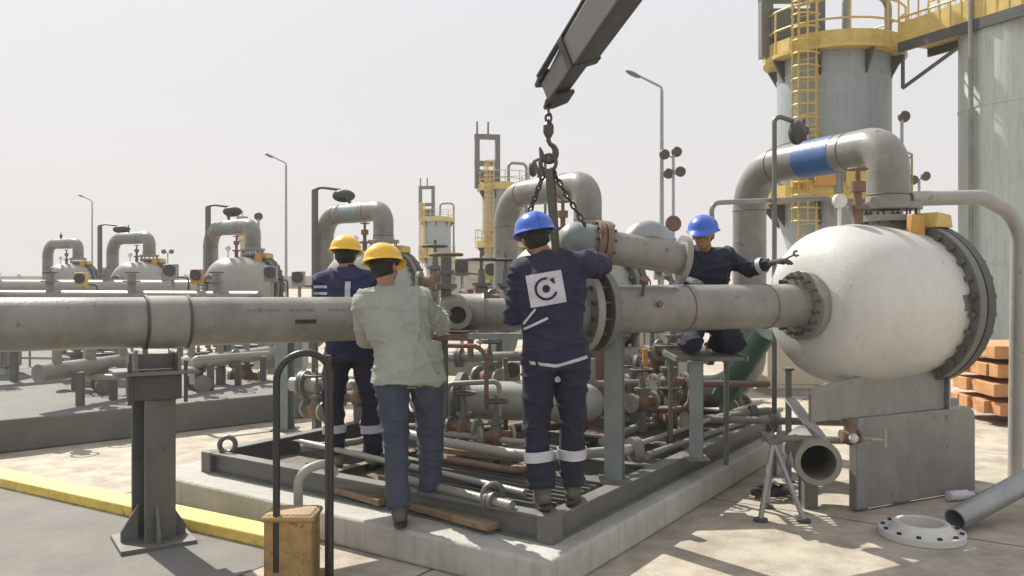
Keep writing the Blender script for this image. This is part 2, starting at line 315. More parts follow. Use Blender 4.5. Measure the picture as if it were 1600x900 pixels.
# ================================================================ PROCESS TOWERS
TL = V((7.72, 20, 0))
def railing(mb, c, RR, z, a0=0, a1=2*math.pi, n=22, h=1.0, r=.025):
    pts = lambda zz: [V((c.x+RR*math.cos(a0+(a1-a0)*i/n), c.y+RR*math.sin(a0+(a1-a0)*i/n), zz)) for i in range(n+1)]
    for zz in (z+h, z+h*.55): mb.tube(pts(zz), r, 6)
    p = pts(z+.06)
    for i in range(n): mb.bar(p[i]+V((0, 0, .09)), p[i+1]+V((0, 0, .09)), .012, .30)
    for q in pts(z)[::2]: mb.tube([q, q+V((0, 0, h))], r, 6)
def make_tower(loc):
    t = thing('process_tower', 'nearest blue grey vessel with yellow caged ladder and railed platforms', 'tower', loc, 'process vessels with yellow platforms')
    C = V(loc); r0 = 1.29
    MB().lathe([(0, 1.0), (2.2, 1.0), (3.2, r0), (6.98, r0), (7.2, 1.12), (7.36, .8), (7.45, .3), (7.46, .05)], C, n=48).build('shell', M['tower'], t)
    for z, rr in ((2.15, 1.03), (4.9, r0+.012), (6.4, r0+.012)): MB().lathe([(z, rr), (z+.07, rr)], C, n=48).build('weld_band', M['tower'], t)
    for z, RR in ((3.55, 1.75), (6.95, 1.62)):
        p = MB()
        p.lathe([(z-.08, r0+.02), (z-.08, RR), (z, RR), (z, r0+.02)], C, n=40, ring=True)
        pl = p.build('platform', M['yellow'], t)
        q = MB(); railing(q, C, RR-.03, z); q.build('railing', M['yellow'], pl)
        for k in range(8):
            a = k*math.pi/4+.2; dr = V((math.cos(a), math.sin(a), 0))
            MB().prism([(r0-.01, -.1), (RR-.05, -.1), (r0-.01, -.62)], C+V((0, 0, z)), dr, V((0, 0, 1)), .06).build('bracket', M['dark'], pl)
    # caged ladder on the side towards the camera
    L_ = MB(); a = R(-133); dr = V((math.cos(a), math.sin(a), 0)); tn = V((-dr.y, dr.x, 0)); base = C+dr*(r0+.16)
    for s_ in (-.21, .21): L_.bar(base+tn*s_+V((0, 0, 2.6)), base+tn*s_+V((0, 0, 8.6)), .05, .05, up=dr)
    for i in range(24): L_.tube([base+tn*-.21+V((0, 0, 2.7+i*.25)), base+tn*.21+V((0, 0, 2.7+i*.25))], .016, 6)
    la = L_.build('ladder', M['yellow'], t)
    L_ = MB()
    for i in range(20):
        z = 3.0+i*.29; L_.tube([base+tn*.3*math.cos(q)+dr*(.05+.42*math.sin(q))+V((0, 0, z)) for q in [math.pi*j/10 for j in range(11)]], .022, 6)
    for j in range(1, 10, 2):
        q = math.pi*j/10; o = base+tn*.3*math.cos(q)+dr*(.05+.42*math.sin(q)); L_.bar(o+V((0, 0, 3)), o+V((0, 0, 8.5)), .06, .012, up=tn)
    L_.build('ladder_cage', M['yellow'], la)
    # hoist frame on the roof platform
    h = MB(); hx = C+V((-1.0, 0, 0))
    for sx in (-.62, .62):
        h.bar(hx+V((sx, 0, 7.0)), hx+V((sx, 0, 10.2)), .28, .28)
    for zz in (8.5, 10.1): h.bar(hx+V((-.76, 0, zz)), hx+V((.76, 0, zz)), .3, .3)
    h.bar(hx+V((-.62, 0, 10.2)), hx+V((-.62, 0, 11.0)), .1, .1); h.bar(hx+V((.05, 0, 10.2)), hx+V((.05, 0, 11.0)), .1, .1)
    h.box(hx+V((0, 0, 7.75)), (1.1, .6, .7)); h.build('hoist_frame', M['steel'], t)
    # orange junction boxes and a big yellow cabinet on the lower platform
    for bx, by, bz, bs in ((-.78, -1.55, 4.0, (.42, .28, .5)), (-1.25, -1.2, 3.95, (.3, .2, .4)), (-1.0, -1.4, 4.5, (.5, .1, .25))): c_ = MB(); c_.box(C+V((bx, by, bz)), bs); c_.build('junction_box', M['orange'], t, bevel=.02)
    c_ = MB(); c_.box(C+V((-.12, -1.62, 4.14)), (.52, .3, .86)); c_.build('cabinet', M['yellow'], t, bevel=.03)
    c_ = MB(); c_.tube([C+V((-.5, -1.6, 3.6)), C+V((-.5, -1.6, 4.7))], .1, 12); c_.lathe([(0, .2), (.06, .2)], C+V((-.5, -1.6, 4.55))); c_.build('valve_stem', M['steel_blue'], t)
    # roof pipe with nozzle
    n = MB(); n.tube(fillet([C+V((.3, 0, 7.3)), C+V((.3, 0, 8.6)), C+V((1.5, .4, 8.6)), C+V((1.5, .4, 0))], .3), .09, 12); n.build('overhead_line', M['grey_pipe'], t)
    return t
tower = make_tower(TL)
dup(tower, P(787, 432, 50)*V((1, 1, 0)) if False else V((P(787, 432, 50).x, 50, 0)), R(12), 'slim looking distant tower with yellow platform directly behind the second pipe loop')
dup(tower, V((P(683, 432, 78).x, 78, 0)), R(-10), 'distant tower with yellow platform rising above the second yellow helmet worker')
dup(tower, V((P(390, 432, 118).x, 118, 0)), R(25), 'smallest and farthest platform tower, seen through the loop left of the helmets')

# second tower at the right edge, pale green
T2 = V((10.75, 17.2, 0)); t2 = thing('green_tower', 'pale green tall column vessel at the right edge of the view', 'tower', T2)
MB().lathe([(0, 1.35), (8.5, 1.35), (9.1, 1.2), (9.5, .6), (9.55, .05)], T2, n=48).build('shell', M['towerg'], t2)
A_0, A_1 = R(-95), R(60)
q = MB(); q.quadstrip([[T2+V((rr*math.cos(a), rr*math.sin(a), zz)) for rr, zz in ((1.34, 3.4), (1.9, 3.4), (1.9, 3.48), (1.34, 3.48))] for a in [A_0+(A_1-A_0)*i/20 for i in range(21)]]); pl = q.build('platform', M['dark'], t2)
q = MB(); railing(q, T2, 1.86, 3.48, A_0, A_1, 14); q.build('railing', M['yellow'], pl)
q = MB(); q.box(T2+V((.08, -1.62, 4.0)), (.5, .3, .8)); q.build('cabinet', M['yellow'], t2, bevel=.02)
for z in (2, 5.2, 7): MB().lathe([(z, 1.362), (z+.06, 1.362)], T2, n=48).build('weld_band', M['towerg'], t2)
q = MB(); q.tube([V((9.32, 16.9, .1)), V((9.32, 16.9, 8.9))], .05, 8); q.build('riser', M['grey_pipe'], t2)
# elevated walkway between the towers
wa, wb = V((9.05, 18.75, 6.95)), V((10.3, 15.9, 6.95)); wd = (wb-wa).normalized(); wn = V((-wd.y, wd.x, 0))
wk = thing('walkway', 'yellow railed overhead walkway bridging the two tall vessels', 'walkway', (wa.x, wa.y, 0))
q = MB(); q.bar(wa, wb, .95, .06); q.build('deck', M['yellow'], wk)
for s_ in (-.46, .46): MB().bar(wa+wn*s_-V((0, 0, .1)), wb+wn*s_-V((0, 0, .1)), .06, .22).build('side_beam', M['dark'], wk)
for s_ in (-.46, .46):
    q = MB(); n = 12
    for zz in (.55, 1.05): q.tube([wa+wn*s_+V((0, 0, zz)), wb+wn*s_+V((0, 0, zz))], .024, 6)
    q.bar(wa+wn*s_+V((0, 0, .24)), wb+wn*s_+V((0, 0, .24)), .012, .42)
    for i in range(n+1): p = wa+(wb-wa)*i/n+wn*s_; q.tube([p, p+V((0, 0, 1.05))], .022, 6)
    # expanded metal infill
    for i in range(26): p = wa+(wb-wa)*(i/26)+wn*s_; q.bar(p+V((0, 0, .2)), p+wd*.12+V((0, 0, .55)), .008, .008)
    q.build('railing', M['yellow'], wk)
q = MB(); lo = V((9.02, 19.2, 6.1)); mid = (wa*.5+wb*.5)-V((0, 0, .15)); hi = V((10.2, 16.4, 6.05))
q.tube([lo, mid], .045, 8); q.tube([mid, hi], .045, 8); q.tube([lo, V((lo.x, lo.y, 6.85))], .045, 8); q.tube([hi, V((hi.x, hi.y, 6.85))], .045, 8)
q.build('brace', M['steel'], wk)

hz = MB(); hz.box((0, 325, 7), (1900, 850, 16)); ho = hz.build('haze', bpy.data.materials.new('haze')); ho['kind'] = 'stuff'
hm = ho.data.materials[0]; hm.use_nodes = True; hm.node_tree.nodes.clear(); ho_ = hm.node_tree.nodes.new('ShaderNodeOutputMaterial'); pv = hm.node_tree.nodes.new('ShaderNodeVolumePrincipled')
pv.inputs['Color'].default_value = (.90, .89, .88, 1); pv.inputs['Density'].default_value = .0016; pv.inputs['Anisotropy'].default_value = 0.0; hm.node_tree.links.new(pv.outputs[0], ho_.inputs['Volume'])
# ================================================================ FILTER VESSEL AND PIPE LOOP UNITS
A0 = V((2.27, 6.356, 1.53)); AX = V((.9, .44, 0)).normalized(); AN = V((AX.y, -AX.x, 0))   # AN looks to the camera side
def at(t, side=0, z=None):
    p = A0+AX*t+AN*side
    if z is not None: p.z = z
    return p
def make_vessel():
    t = thing('filter_vessel', 'big white rounded filter vessel with bolted end flange at the right', 'vessel', at(.6, z=0), 'white filter vessels under the pipe loops')
    prof = [(-.07, .165), (-.04, .17), (-.035, .25), (-.02, .36), (.02, .45), (.08, .52), (.16, .575), (.27, .612), (.42, .63), (.60, .628), (.80, .615), (.95, .60), (1.06, .585)]
    MB().lathe(prof, A0, AX, 64).build('shell', M['white'], t)
    q = MB()
    q.torus(at(.36), AX, .613, .006, 56, 6); q.build('weld_seam', M['white'], t)
    q = MB(); q.lathe([(-.06, .15), (-.06, .255), (0, .255), (0, .15)], at(-.03), AX, 40, ring=True); q.lathe([(-.012, .15), (-.012, .262), (.05, .262), (.05, .15)], at(-.10), AX, 40, ring=True)
    nf = q.build('nozzle_flange', M['grey_new'], t, bevel=.004)
    MB().bolts(at(-.075), AX, .215, 16, .017, .21).build('bolt_ring', M['dark'], nf)
    q = MB(); q.lathe([(0, .5), (0, .665), (.08, .665), (.08, .5)], at(1.05), AX, 56, ring=True); ef = q.build('end_flange', M['steel'], t, bevel=.005)
    q = MB(); q.lathe([(0, .665), (.09, .665), (.11, .5), (.16, .42), (.19, .2), (.2, .01)], at(1.145), AX, 56); q.build('end_cover', M['dark'], t, bevel=.004)
    MB().bolts(at(1.145), AX, .618, 28, .026, .28).build('bolt_ring', M['bolt'], ef)
    q = MB(); q.torus(at(1.42), AX, .16, .015); q.tube([at(1.3), at(1.45)], .02, 8); q.build('cover_handle', M['dark'], ef)
    # yellow lifting lug and tag
    q = MB(); q.prism([(-.09, -.04), (.09, -.04), (.08, .17), (-.06, .18)], at(.90, .22, 2.06), AX, V((0, 0, 1)), .05); q.build('lifting_lug', M['orange'], t, bevel=.006)
    q = MB(); q.prism([(-.1, 0), (.1, 0), (.08, .10), (-.08, .12)], at(1.14, .2, 2.14), AX, V((0, 0, 1)), .2); q.build('tag_plate', M['yellow'], t, bevel=.006)
    # top nozzle and gauges
    q = MB(); c = V((3.12, 6.90, 0)); q.lathe([(1.95, .17), (2.2, .17), (2.2, .25), (2.25, .25)], c, n=32); nz = q.build('top_nozzle', M['grey_new'], t)
    MB().bolts(V((c.x, c.y, 2.26)), V((0, 0, 1)), .215, 12, .016, .16).build('bolt_ring', M['dark'], nz)
    q = MB(); c = at(.52, z=0); q.lathe([(2.1, .04), (2.28, .04), (2.28, .085), (2.31, .085), (2.31, .03), (2.42, .03), (2.42, .06), (2.5, .06), (2.5, .02), (2.62, .02)], c, n=16)
    q.torus(c+V((0, 0, 2.6)), V((0, 0, 1)), .07, .009, 18, 6); q.tube([c+V((-.07, 0, 2.6)), c+V((.07, 0, 2.6))], .006, 6); q.build('vent_valve', M['rusty'], t)
    q = MB(); c = at(.32, z=0); q.tube([c+V((0, 0, 2.05)), c+V((0, 0, 2.3))], .015, 8); q.lathe([(-.02, .055), (.02, .055)], c+V((0, 0, 2.34)), V((.2, -1, 0)), 20); q.build('pressure_gauge', M['white'], t)
    # support: web plate along the vessel, box below
    q = MB(); q.prism([(-.27, .70), (1.16, .70), (1.16, 1.10), (1.02, 1.06), (.75, 1.03), (.2, 1.0), (.0, .98), (-.2, .96), (-.27, .90)], at(0, .27, 0), AX, V((0, 0, 1)), .03)
    q.build('saddle', M['steel_lt'], t, bevel=.004)
    q = MB(); q.bar(at(1.175, .16, .70), at(1.175, .16, 1.2), .016, .32, up=AN); q.build('edge_plate', M['galv'], t)
    pts = [(.16, .02), (1.50, .02), (1.50, .62), (1.48, .67), (1.43, .70), (.16, .70)]; q = MB(); q.prism(pts, at(0, .27, 0), AX, V((0, 0, 1)), .08); q.build('support_box', M['steel_lt'], t, bevel=.012)
    q = MB(); q.bar(at(1.36, -.05, .02), at(1.36, -.05, 1.25), .10, .14); q.build('rear_post', M['steel'], t, bevel=.006)
    q = MB(); q.prism([(-.05, -.06), (.05, -.06), (.05, .06), (-.05, .06)], at(.99, .588, 1.55), AX, V((0, 0, 1)), .02); q.build('name_plate', M['steel'], t)
    q = MB(); q.box(at(1.66, -.2, .35), (.26, .3, .7), Matrix((AX, AN, V((0, 0, -1)))).transposed()); q.build('rear_leg', M['steel_blue'], t, bevel=.01)
    q = MB(); q.lathe([(-.62, .07), (-.76, .07), (-.76, .12), (-.80, .12)], at(.45, .0), V((0, 0, 1)), 20); q.build('drain_boss', M['steel'], t)
    return t
vessel = make_vessel()
LR = V((3.12, 6.90, 0)); LLt = V((2.44, 8.55, 0)); LC = (LR+LLt)/2
def make_loop():
    t = thing('pipe_loop', 'nearest and tallest grey pipe loop with a blue painted band above the white vessel', 'pipe', LC, 'inverted U pipe loops in a receding row')
    top = 3.01-.165
    path = fillet([V((LR.x, LR.y, 2.42)), V((LR.x, LR.y, top)), V((LLt.x, LLt.y, top)), V((LLt.x, LLt.y, .55)), V((LLt.x-.9, LLt.y+.3, .55))], .42, 10)
    MB().tube(path, .168, 28).build('pipe', M['grey_pipe'], t)
    dr = (LLt-LR).normalized(); c = V((0, 0, top))+LR*.5+LLt*.5
    MB().lathe([(-.24, .168), (-.235, .1725), (.22, .1725), (.225, .168)], c-dr*.12, dr, 28).build('blue_band', M['blue'], t)
    MB().lathe([(0, .10), (0, .26), (.055, .26), (.055, .18), (.12, .168), (.12, .10)], V((LR.x, LR.y, 2.30)), n=36, ring=True).build('flange', M['grey_new'], t, bevel=.004)
    for p, ax in ((V((LR.x, LR.y, top-.42)), V((0, 0, 1))), (V((LLt.x, LLt.y, top-.42)), V((0, 0, 1))), (LR+dr*.42+V((0, 0, top)), dr), (LLt-dr*.42+V((0, 0, top)), dr)): MB().torus(p, ax, .168, .006, 28, 6).build('weld_seam', M['rusty'], t)
    q = MB(); q.lathe([(0, .03), (.08, .03), (.08, .05), (.14, .05), (.14, .015), (.22, .015)], c+dr*.1+V((0, 0, .16)), n=12); q.build('vent_cock', M['dark'], t)
    return t
loop = make_loop()
ang1 = math.atan2(LR.y-LLt.y, LR.x-LLt.x); vl = V(vessel.location)-LC
NAMES = [('second', 'directly behind the crane slings and blue helmet'), ('third', 'behind the two yellow helmets'), ('fourth', 'with a distant platform seen through it'), ('fifth', 'second from the left edge'), ('sixth', 'cut by the left edge, smallest of all')]
for (pxc, D, ww), (nm, wh) in zip([(850, 10.6, 1.03), (551, 14.4, 1.0), (361, 18.6, .89), (204, 23.8, .95), (98, 27.8, .89)], NAMES):
    th = math.atan((pxc-800)/F); ray = V((math.sin(th), math.cos(th), 0)); pe = V((math.cos(th), -math.sin(th), 0))
    ph = math.acos(min(1, ww/1.78)); dd = pe*math.cos(ph)-ray*math.sin(ph); rz = math.atan2(dd.y, dd.x)-ang1
    c = V((math.tan(th)*D, D, 0))
    l = dup(loop, c, rz, 'grey pipe loop %s' % {'second': 'standing behind the crane slings and the blue helmet, second largest', 'third': 'arching behind the two yellow helmets', 'fourth': 'framing a far yellow platform, left of the lamp with the long arm', 'fifth': 'second from the left edge of the row', 'sixth': 'cut off at the left edge, smallest of all'}[nm])
    for ch in kids(l):
        if ch.name.startswith('blue_band'):
            ch.name = 'paint_band'; ch.material_slots[0].link = 'OBJECT'; ch.material_slots[0].material = M['steel_blue']
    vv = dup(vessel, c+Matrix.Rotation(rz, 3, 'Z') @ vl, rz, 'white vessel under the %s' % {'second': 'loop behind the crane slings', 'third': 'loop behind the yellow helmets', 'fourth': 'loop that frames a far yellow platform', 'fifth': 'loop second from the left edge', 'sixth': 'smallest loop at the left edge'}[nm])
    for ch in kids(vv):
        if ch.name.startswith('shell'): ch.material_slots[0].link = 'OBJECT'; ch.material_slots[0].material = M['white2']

# small bent poles with a floodlight by the loops
def make_fpole(base, h, arm):
    t = thing('floodlight_pole', 'thin bent pole with a dark floodlight in front of the blue banded loop', 'lamp', base, 'thin bent poles beside the pipe loops')
    B = V(base); MB().tube(fillet([B, B+V((0, 0, h)), B+V((arm, 0, h-.06))], .05), .022, 8).build('pole', M['steel'], t)
    q = MB(); q.ell(B+V((arm+.02, -.02, h-.16)), (.075, .07, .11)); q.tube([B+V((arm, 0, h-.06)), B+V((arm+.01, 0, h-.12))], .014, 6); q.build('lamp_head', M['dark'], t)
    return t
fp = make_fpole(V((P(1210, 0, 7.3).x, 7.3, 0)), 3.17, .17)
for px, D, h, s_, lab in ((492, 14.8, 3.35, 2.1, 'thin bent pole with small lamp left of the two yellow helmets'), (325, 19, 3.4, 2.3, 'thin bent pole with small lamp beside the loop framing a far platform'),
                      (156, 24.5, 3.3, 2.6, 'thin bent pole with small lamp right of the leftmost street lamp'), (852, 11.8, 3.45, -.7, 'small dark lamp on a thin pole behind the crane slings')):
    c = dup(fp, V(((px-800)/F*D, D, 0)), 0, lab); c.scale = (s_*1.3, 1.3, h/3.17)

# ================================================================ STREET LAMPS
def make_lamp():
    t = thing('street_lamp', 'tallest street lamp with angled arm, right of the crane boom', 'lamp', (0, 0, 0), 'tall street lamps')
    MB().tube([V((0, 0, 0)), V((0, 0, 7.9))], [.09, .055], 12).build('pole', M['galv'], t)
    q = MB(); q.tube(fillet([V((0, 0, 7.85)), V((0, 0, 8.0)), V((-.75, 0, 8.38))], .2), .04, 10); q.build('arm', M['galv'], t)
    q = MB(); q.ell(V((-.95, 0, 8.44)), (.28, .13, .075), Matrix.Rotation(R(25), 3, 'Y')); q.build('lamp_head', M['steel'], t)
    q = MB(); q.box((0, -.1, 1.1), (.16, .12, .4)); q.lathe([(0, .17), (.03, .17)], n=16); q.build('base_box', M['steel'], t)
    return t
lamp = make_lamp(); lamp.location = V(((1034-800)/F*27.5, 27.5, 0))
dup(lamp, V(((447-800)/F*46, 46, 0)), 0, 'middle sized street lamp left of the two yellow helmets')
dup(lamp, V(((144-800)/F*69, 69, 0)), 0, 'smallest street lamp, far left of the view')
def make_mast(D, px, heads, lab):
    B = V(((px-800)/F*D, D, 0)); t = thing('floodlight_mast', lab, 'lamp', B, 'slim masts with cluster floodlights')
    top = max(P(x, y, D).z for x, y in heads)
    MB().tube([B, V((B.x, B.y, top-.1))], .05, 8).build('pole', M['galv'], t)
    for x, y in heads:
        p = P(x, y, D); q = MB(); q.tube([V((B.x, B.y, p.z-.12)), p], .02, 6); q.lathe([(-.12, .09), (-.03, .17), (.06, .17)], p, V((.1, -1, -.3)), 14); q.build('lamp_head', M['dark'], t)
    return t
make_mast(27, 1052, [(1038, 241), (1057, 237), (1044, 271), (1063, 268)], 'slim mast with four small floodlights beside the tallest street lamp')
make_mast(24, 1409, [(1412, 182)], 'slim mast with a single floodlight between the two tall vessels')
make_mast(30, 1436, [(1427, 281), (1446, 275)], 'low slim mast with two small floodlights left of the green column')
make_mast(60, 262, [(256, 393), (268, 393)], 'tiny far mast with two floodlights between the left pipe loops')
make_mast(34, 404, [(404, 338)], 'slim mast with one round lamp just left of the middle street lamp')

# ================================================================ MAIN PIPES
pA, pB = V((-2.8, 5.2, 1.455)), V((-1.16, 6.3, 1.43)); pd = (pB-pA).normalized()
lp = thing('left_pipeline', 'long grey pipeline running in from the left behind the pale shirt worker', 'pipe', V((pA.x, pA.y, 0)))
pL = pA-pd*4.5; pR = pB+pd*.42
lp.name = 'pipeline'
MB().tube([pL, pR], .165, 40).build('pipe', M['grey_pipe'], lp)
def along(px):
    k = (px-800)/F; s_ = (k*pA.y-pA.x)/(pd.x-k*pd.y); return pA+pd*s_
s1, s2 = along(226), along(291)
q = MB(); q.lathe([(0, .165), (.004, .175), ((s2-s1).length-.004, .175), ((s2-s1).length, .165)], s1, pd, 40); q.build('sleeve', M['grey_new'], lp)
for s_ in (s1, s2): MB().lathe([(-.01, .166), (-.008, .181), (.008, .181), (.01, .166)], s_, pd, 40).build('weld_seam', M['dark'], lp)
for s_ in (0, .06): fl = MB().lathe([(s_, .1), (s_, .25), (s_+.05, .25), (s_+.05, .1)], pR, pd, 36, ring=True).build('flange', M['grey_new'], lp, bevel=.003)
MB().bolts(pR+pd*.06, pd, .21, 12, .015, .18).build('bolt_ring', M['dark'], fl)
# worn stencil marks on the camera side of the pipe
q = MB(); nrm = V((pd.y, -pd.x, 0))
def mark(px0, px1, up, hh, th=.0025):
    a, b = along(px0), along(px1); n = max(1, int((b-a).length/.03))
    ang = math.asin(up/.166)
    pts = []
    for aa in (ang-hh/.166/2, ang+hh/.166/2):
        o = nrm*math.cos(aa)*.1675+V((0, 0, math.sin(aa)*.1675)); pts.append((a+o, b+o))
    (a1, b1), (a2, b2) = pts; n_ = nrm*th
    q.quadstrip([[a1-n_, b1-n_, b2-n_, a2-n_], [a1+n_, b1+n_, b2+n_, a2+n_]])
for x0, x1 in ((377, 384), (387, 391), (394, 400), (404, 408), (411, 418), (421, 428), (442, 448), (452, 462), (466, 478), (502, 508), (511, 518), (522, 528), (532, 541)): mark(x0, x1, .078, .014)
mk = q.build('stencil_mark', pmat('faded_stencil', (.14, .13, .12), .7, var=.3, dust=.3), lp)
q = MB(); mark(449, 481, -.005, .028, .006); q.build('black_strap', M['black'], lp)

# right pipeline up to the vessel nozzle
fA = at(-1.93); rp = thing('pipeline', 'weathered grey pipeline bolted to the big white vessel, behind the man in blue helmet', 'pipe', V((fA.x, fA.y, 0)))
MB().tube([at(-1.93), at(-.12)], .162, 40).build('pipe', M['grey_pipe'], rp)
for s_, rr in ((-1.93, .275), (-2.0, .275)):
    q = MB(); q.lathe([(0, .1), (0, rr), (.055, rr), (.055, .185), (.12, .165), (.12, .1)] if s_ > -1.95 else [(-.12, .1), (-.12, .165), (-.055, .185), (-.055, rr), (0, rr), (0, .1)], at(s_), AX, 40, ring=True)
    f_ = q.build('flange', M['steel'] if s_ > -1.95 else M['grey_new'], rp, bevel=.004)
MB().bolts(at(-1.965), AX, .235, 14, .018, .22).build('bolt_ring', M['dark'], f_)
for s_ in (-1.2, -.45): MB().torus(at(s_), AX, .162, .006, 36, 6).build('weld_seam', M['rusty'], rp)
q = MB(); q.tube([at(-2.12), at(-2.4)], .16, 32); q.build('pipe_stub', M['grey_pipe'], rp)
q = MB(); q.lathe([(0, .012), (.12, .012), (.12, .03), (.16, .03)], at(-1.62, .12)+V((0, 0, .08)), V((0, -.6, .8)), 8); q.lathe([(0, .02), (.07, .02)], at(-1.5, .14)+V((0, 0, .03)), V((0, -1, .2)), 8); q.build('clamp', M['maroon'], rp)

# short smaller line in the middle, with valve body facing the camera
mvp = thing('gate_valve', 'grey flanged gate valve between the pale shirt worker and the blue helmet worker', 'valve', V((P(715, 0, 6.75).x, 6.75, 0)))
a, b = P(690, 492, 6.9), P(960, 488, 7.0)
q = MB(); q.tube([P(745, 492, 6.9), b], .135, 28); q.build('pipe', M['grey_pipe'], mvp)
q = MB(); q.lathe([(0, .08), (0, .15), (.34, .15), (.36, .16), (.36, .08)], P(688, 488, 6.88), b-a, 28); q.build('body', M['grey_new'], mvp, bevel=.006)
q = MB(); q.lathe([(0, .07), (.0, .115), (.05, .115), (.05, .07)], P(715, 492, 6.72), V((0.05, -1, 0)), 28, ring=True); q.build('side_flange', M['grey_new'], mvp)
q = MB(); q.lathe([(-.01, .075), (.03, .075)], P(715, 492, 6.72), V((0.05, -1, 0)), 24); q.build('bore', M['bore'], mvp)  # solid dark disc, its colour stands for the shade inside the opening
c = P(697, 470, 6.85); q = MB(); q.tube([c-V((0, 0, .2)), c+V((0, 0, .36))], .045, 12); q.lathe([(.10, .09), (.14, .09)], c, n=16); q.lathe([(.22, .07), (.25, .07)], c, n=16); st = q.build('bonnet', M['steel'], mvp)
q = MB(); q.torus(c+V((0, 0, .38)), V((0, 0, 1)), .13, .014, 28, 8); q.tube([c+V((-.13, 0, .38)), c+V((.13, 0, .38))], .009, 6); q.tube([c+V((0, -.13, .38)), c+V((0, .13, .38))], .009, 6); q.build('handwheel', M['rusty'], mvp)

# ---- left H support
hb = thing('pipe_support', 'grey steel H column with saddle and clamps carrying the left pipeline', 'support', V((along(240).x, along(240).y, 0)))
B = along(240); B0 = V((B.x, B.y, 0)); dn = nrm
q = MB(); q.ibeam(B0+V((0, 0, .03)), B0+V((0, 0, .98)), .20, .21, .018, up=(dn+pd*.25).normalized()); q.build('column', M['steel'], hb)
q = MB(); rot = Matrix((pd, V((-pd.y, pd.x, 0)), V((0, 0, 1)))).transposed()
q.box(B0+V((0, 0, .015)), (.46, .42, .03), rot)
bp = q.build('base_plate', M['steel'], hb, bevel=.004)
for sgn in (-1, 1): MB().prism([(sgn*.095, .03), (sgn*.2, .03), (sgn*.2, .09), (sgn*.095, .26)], B0, pd, V((0, 0, 1)), .02).build('gusset', M['steel'], bp)
for sgn in (-1, 1): MB().prism([(sgn*.11, .03), (sgn*.19, .03), (sgn*.19, .08), (sgn*.11, .26)], B0, dn, V((0, 0, 1)), .02).build('gusset', M['steel'], bp)
q = MB(); q.box(B0+V((0, 0, 1.03)), (.30, .26, .16), rot); q.box(B0+V((0, 0, .96)), (.26, .24, .03), rot); q.build('spacer_block', M['dark'], hb, bevel=.006)
q = MB(); q.box(B0+V((0, 0, 1.125)), (.50, .34, .024), rot); q.build('cap_plate', M['steel'], hb, bevel=.003)
q = MB(); 
for s_ in (-.13, .13): q.prism([(-.16, 0), (.16, 0), (.15, .14), (.09, .115), (0, .105), (-.09, .115), (-.15, .14)], B0+pd*s_+V((0, 0, 1.137)), dn, V((0, 0, 1)), .02)
q.box(B0+V((0, 0, 1.19)), (.30, .02, .1), rot); q.build('saddle', M['steel'], hb)
for s_ in (-.17, .17): MB().tube([B0+pd*s_+dn*.15+V((0, 0, .93)), B0+pd*s_+dn*.15+V((0, 0, 1.2))], .013, 8).build('clamp_bolt', M['dark'], hb)

# ================================================================ SKID
SZ = .36; near = V((.22, 4.86, 0)); W_, L_ = 3.15, 4.2; h = .16
skd = thing('skid_frame', 'low rectangular steel skid frame of grey beams that the workers stand on', 'skid', near)
c = [near, near+u*W_, near+u*W_+v*L_, near+v*L_]
for i, (a, b) in enumerate(((c[0], c[1]), (c[1], c[2]), (c[2], c[3]), (c[3], c[0]))):
    zz = V((0, 0, SZ-h/2)); q = MB(); e_ = (b-a).normalized(); k = .0 if i % 2 else .052; q.ibeam(a+zz+e_*k, b+zz-e_*k, .10, h, .014); q.build('edge_beam', M['steel'], skd)
for p_ in c: MB().box(p_+V((0, 0, SZ-h/2)), (.112, .112, h+.006), Matrix((-U, VV, V((0, 0, 1)))).transposed()).build('corner_block', M['steel'], skd, bevel=.004)
for s_ in (.8, 1.6, 2.4, 3.3):
    q = MB(); a = near+v*s_; q.ibeam(a+u*.06+V((0, 0, SZ-.09)), a+u*(W_-.06)+V((0, 0, SZ-.09)), .08, .12, .01); q.build('cross_beam', M['steel'], skd)
for s_ in (1.05, 2.1):
    q = MB(); a = near+u*s_; q.ibeam(a+v*.06+V((0, 0, SZ-.115)), a+v*(L_-.06)+V((0, 0, SZ-.115)), .07, .07, .01); q.build('stringer', M['rusty'], skd)
for p, dr in ((near+u*(W_-.12)+v*.06, u), (near+u*.42+v*.02, u)):
    q = MB(); q.torus(p+V((0, 0, SZ+.055)), V((.2, -1, 0)), .06, .02, 22, 8); q.build('lifting_eye', M['steel'], skd)
q = MB(); e0 = near+u*.07+v*.07; q.quadstrip([[e0+V((0, 0, .205)), e0+u*(W_-.14)+V((0, 0, .205)), e0+u*(W_-.14)+v*(L_-.14)+V((0, 0, .205)), e0+v*(L_-.14)+V((0, 0, .205))], [e0+V((0, 0, .215)), e0+u*(W_-.14)+V((0, 0, .215)), e0+u*(W_-.14)+v*(L_-.14)+V((0, 0, .215)), e0+v*(L_-.14)+V((0, 0, .215))]])
q.build('dark_fill_sheet', pmat('dark_fill', (.07, .055, .04), .45, var=.5, scale=4, dust=.35, rust=.5), skd)  # added dark sheet; the shade of the skid interior is put into its colour
for k in range(9):
    a = near+v*(.16+.085*k); MB().bar(a+u*.1+V((0, 0, SZ-.02)), a+u*1.5+V((0, 0, SZ-.02)), .012, .035).build('grating_bar', M['steel'], skd)
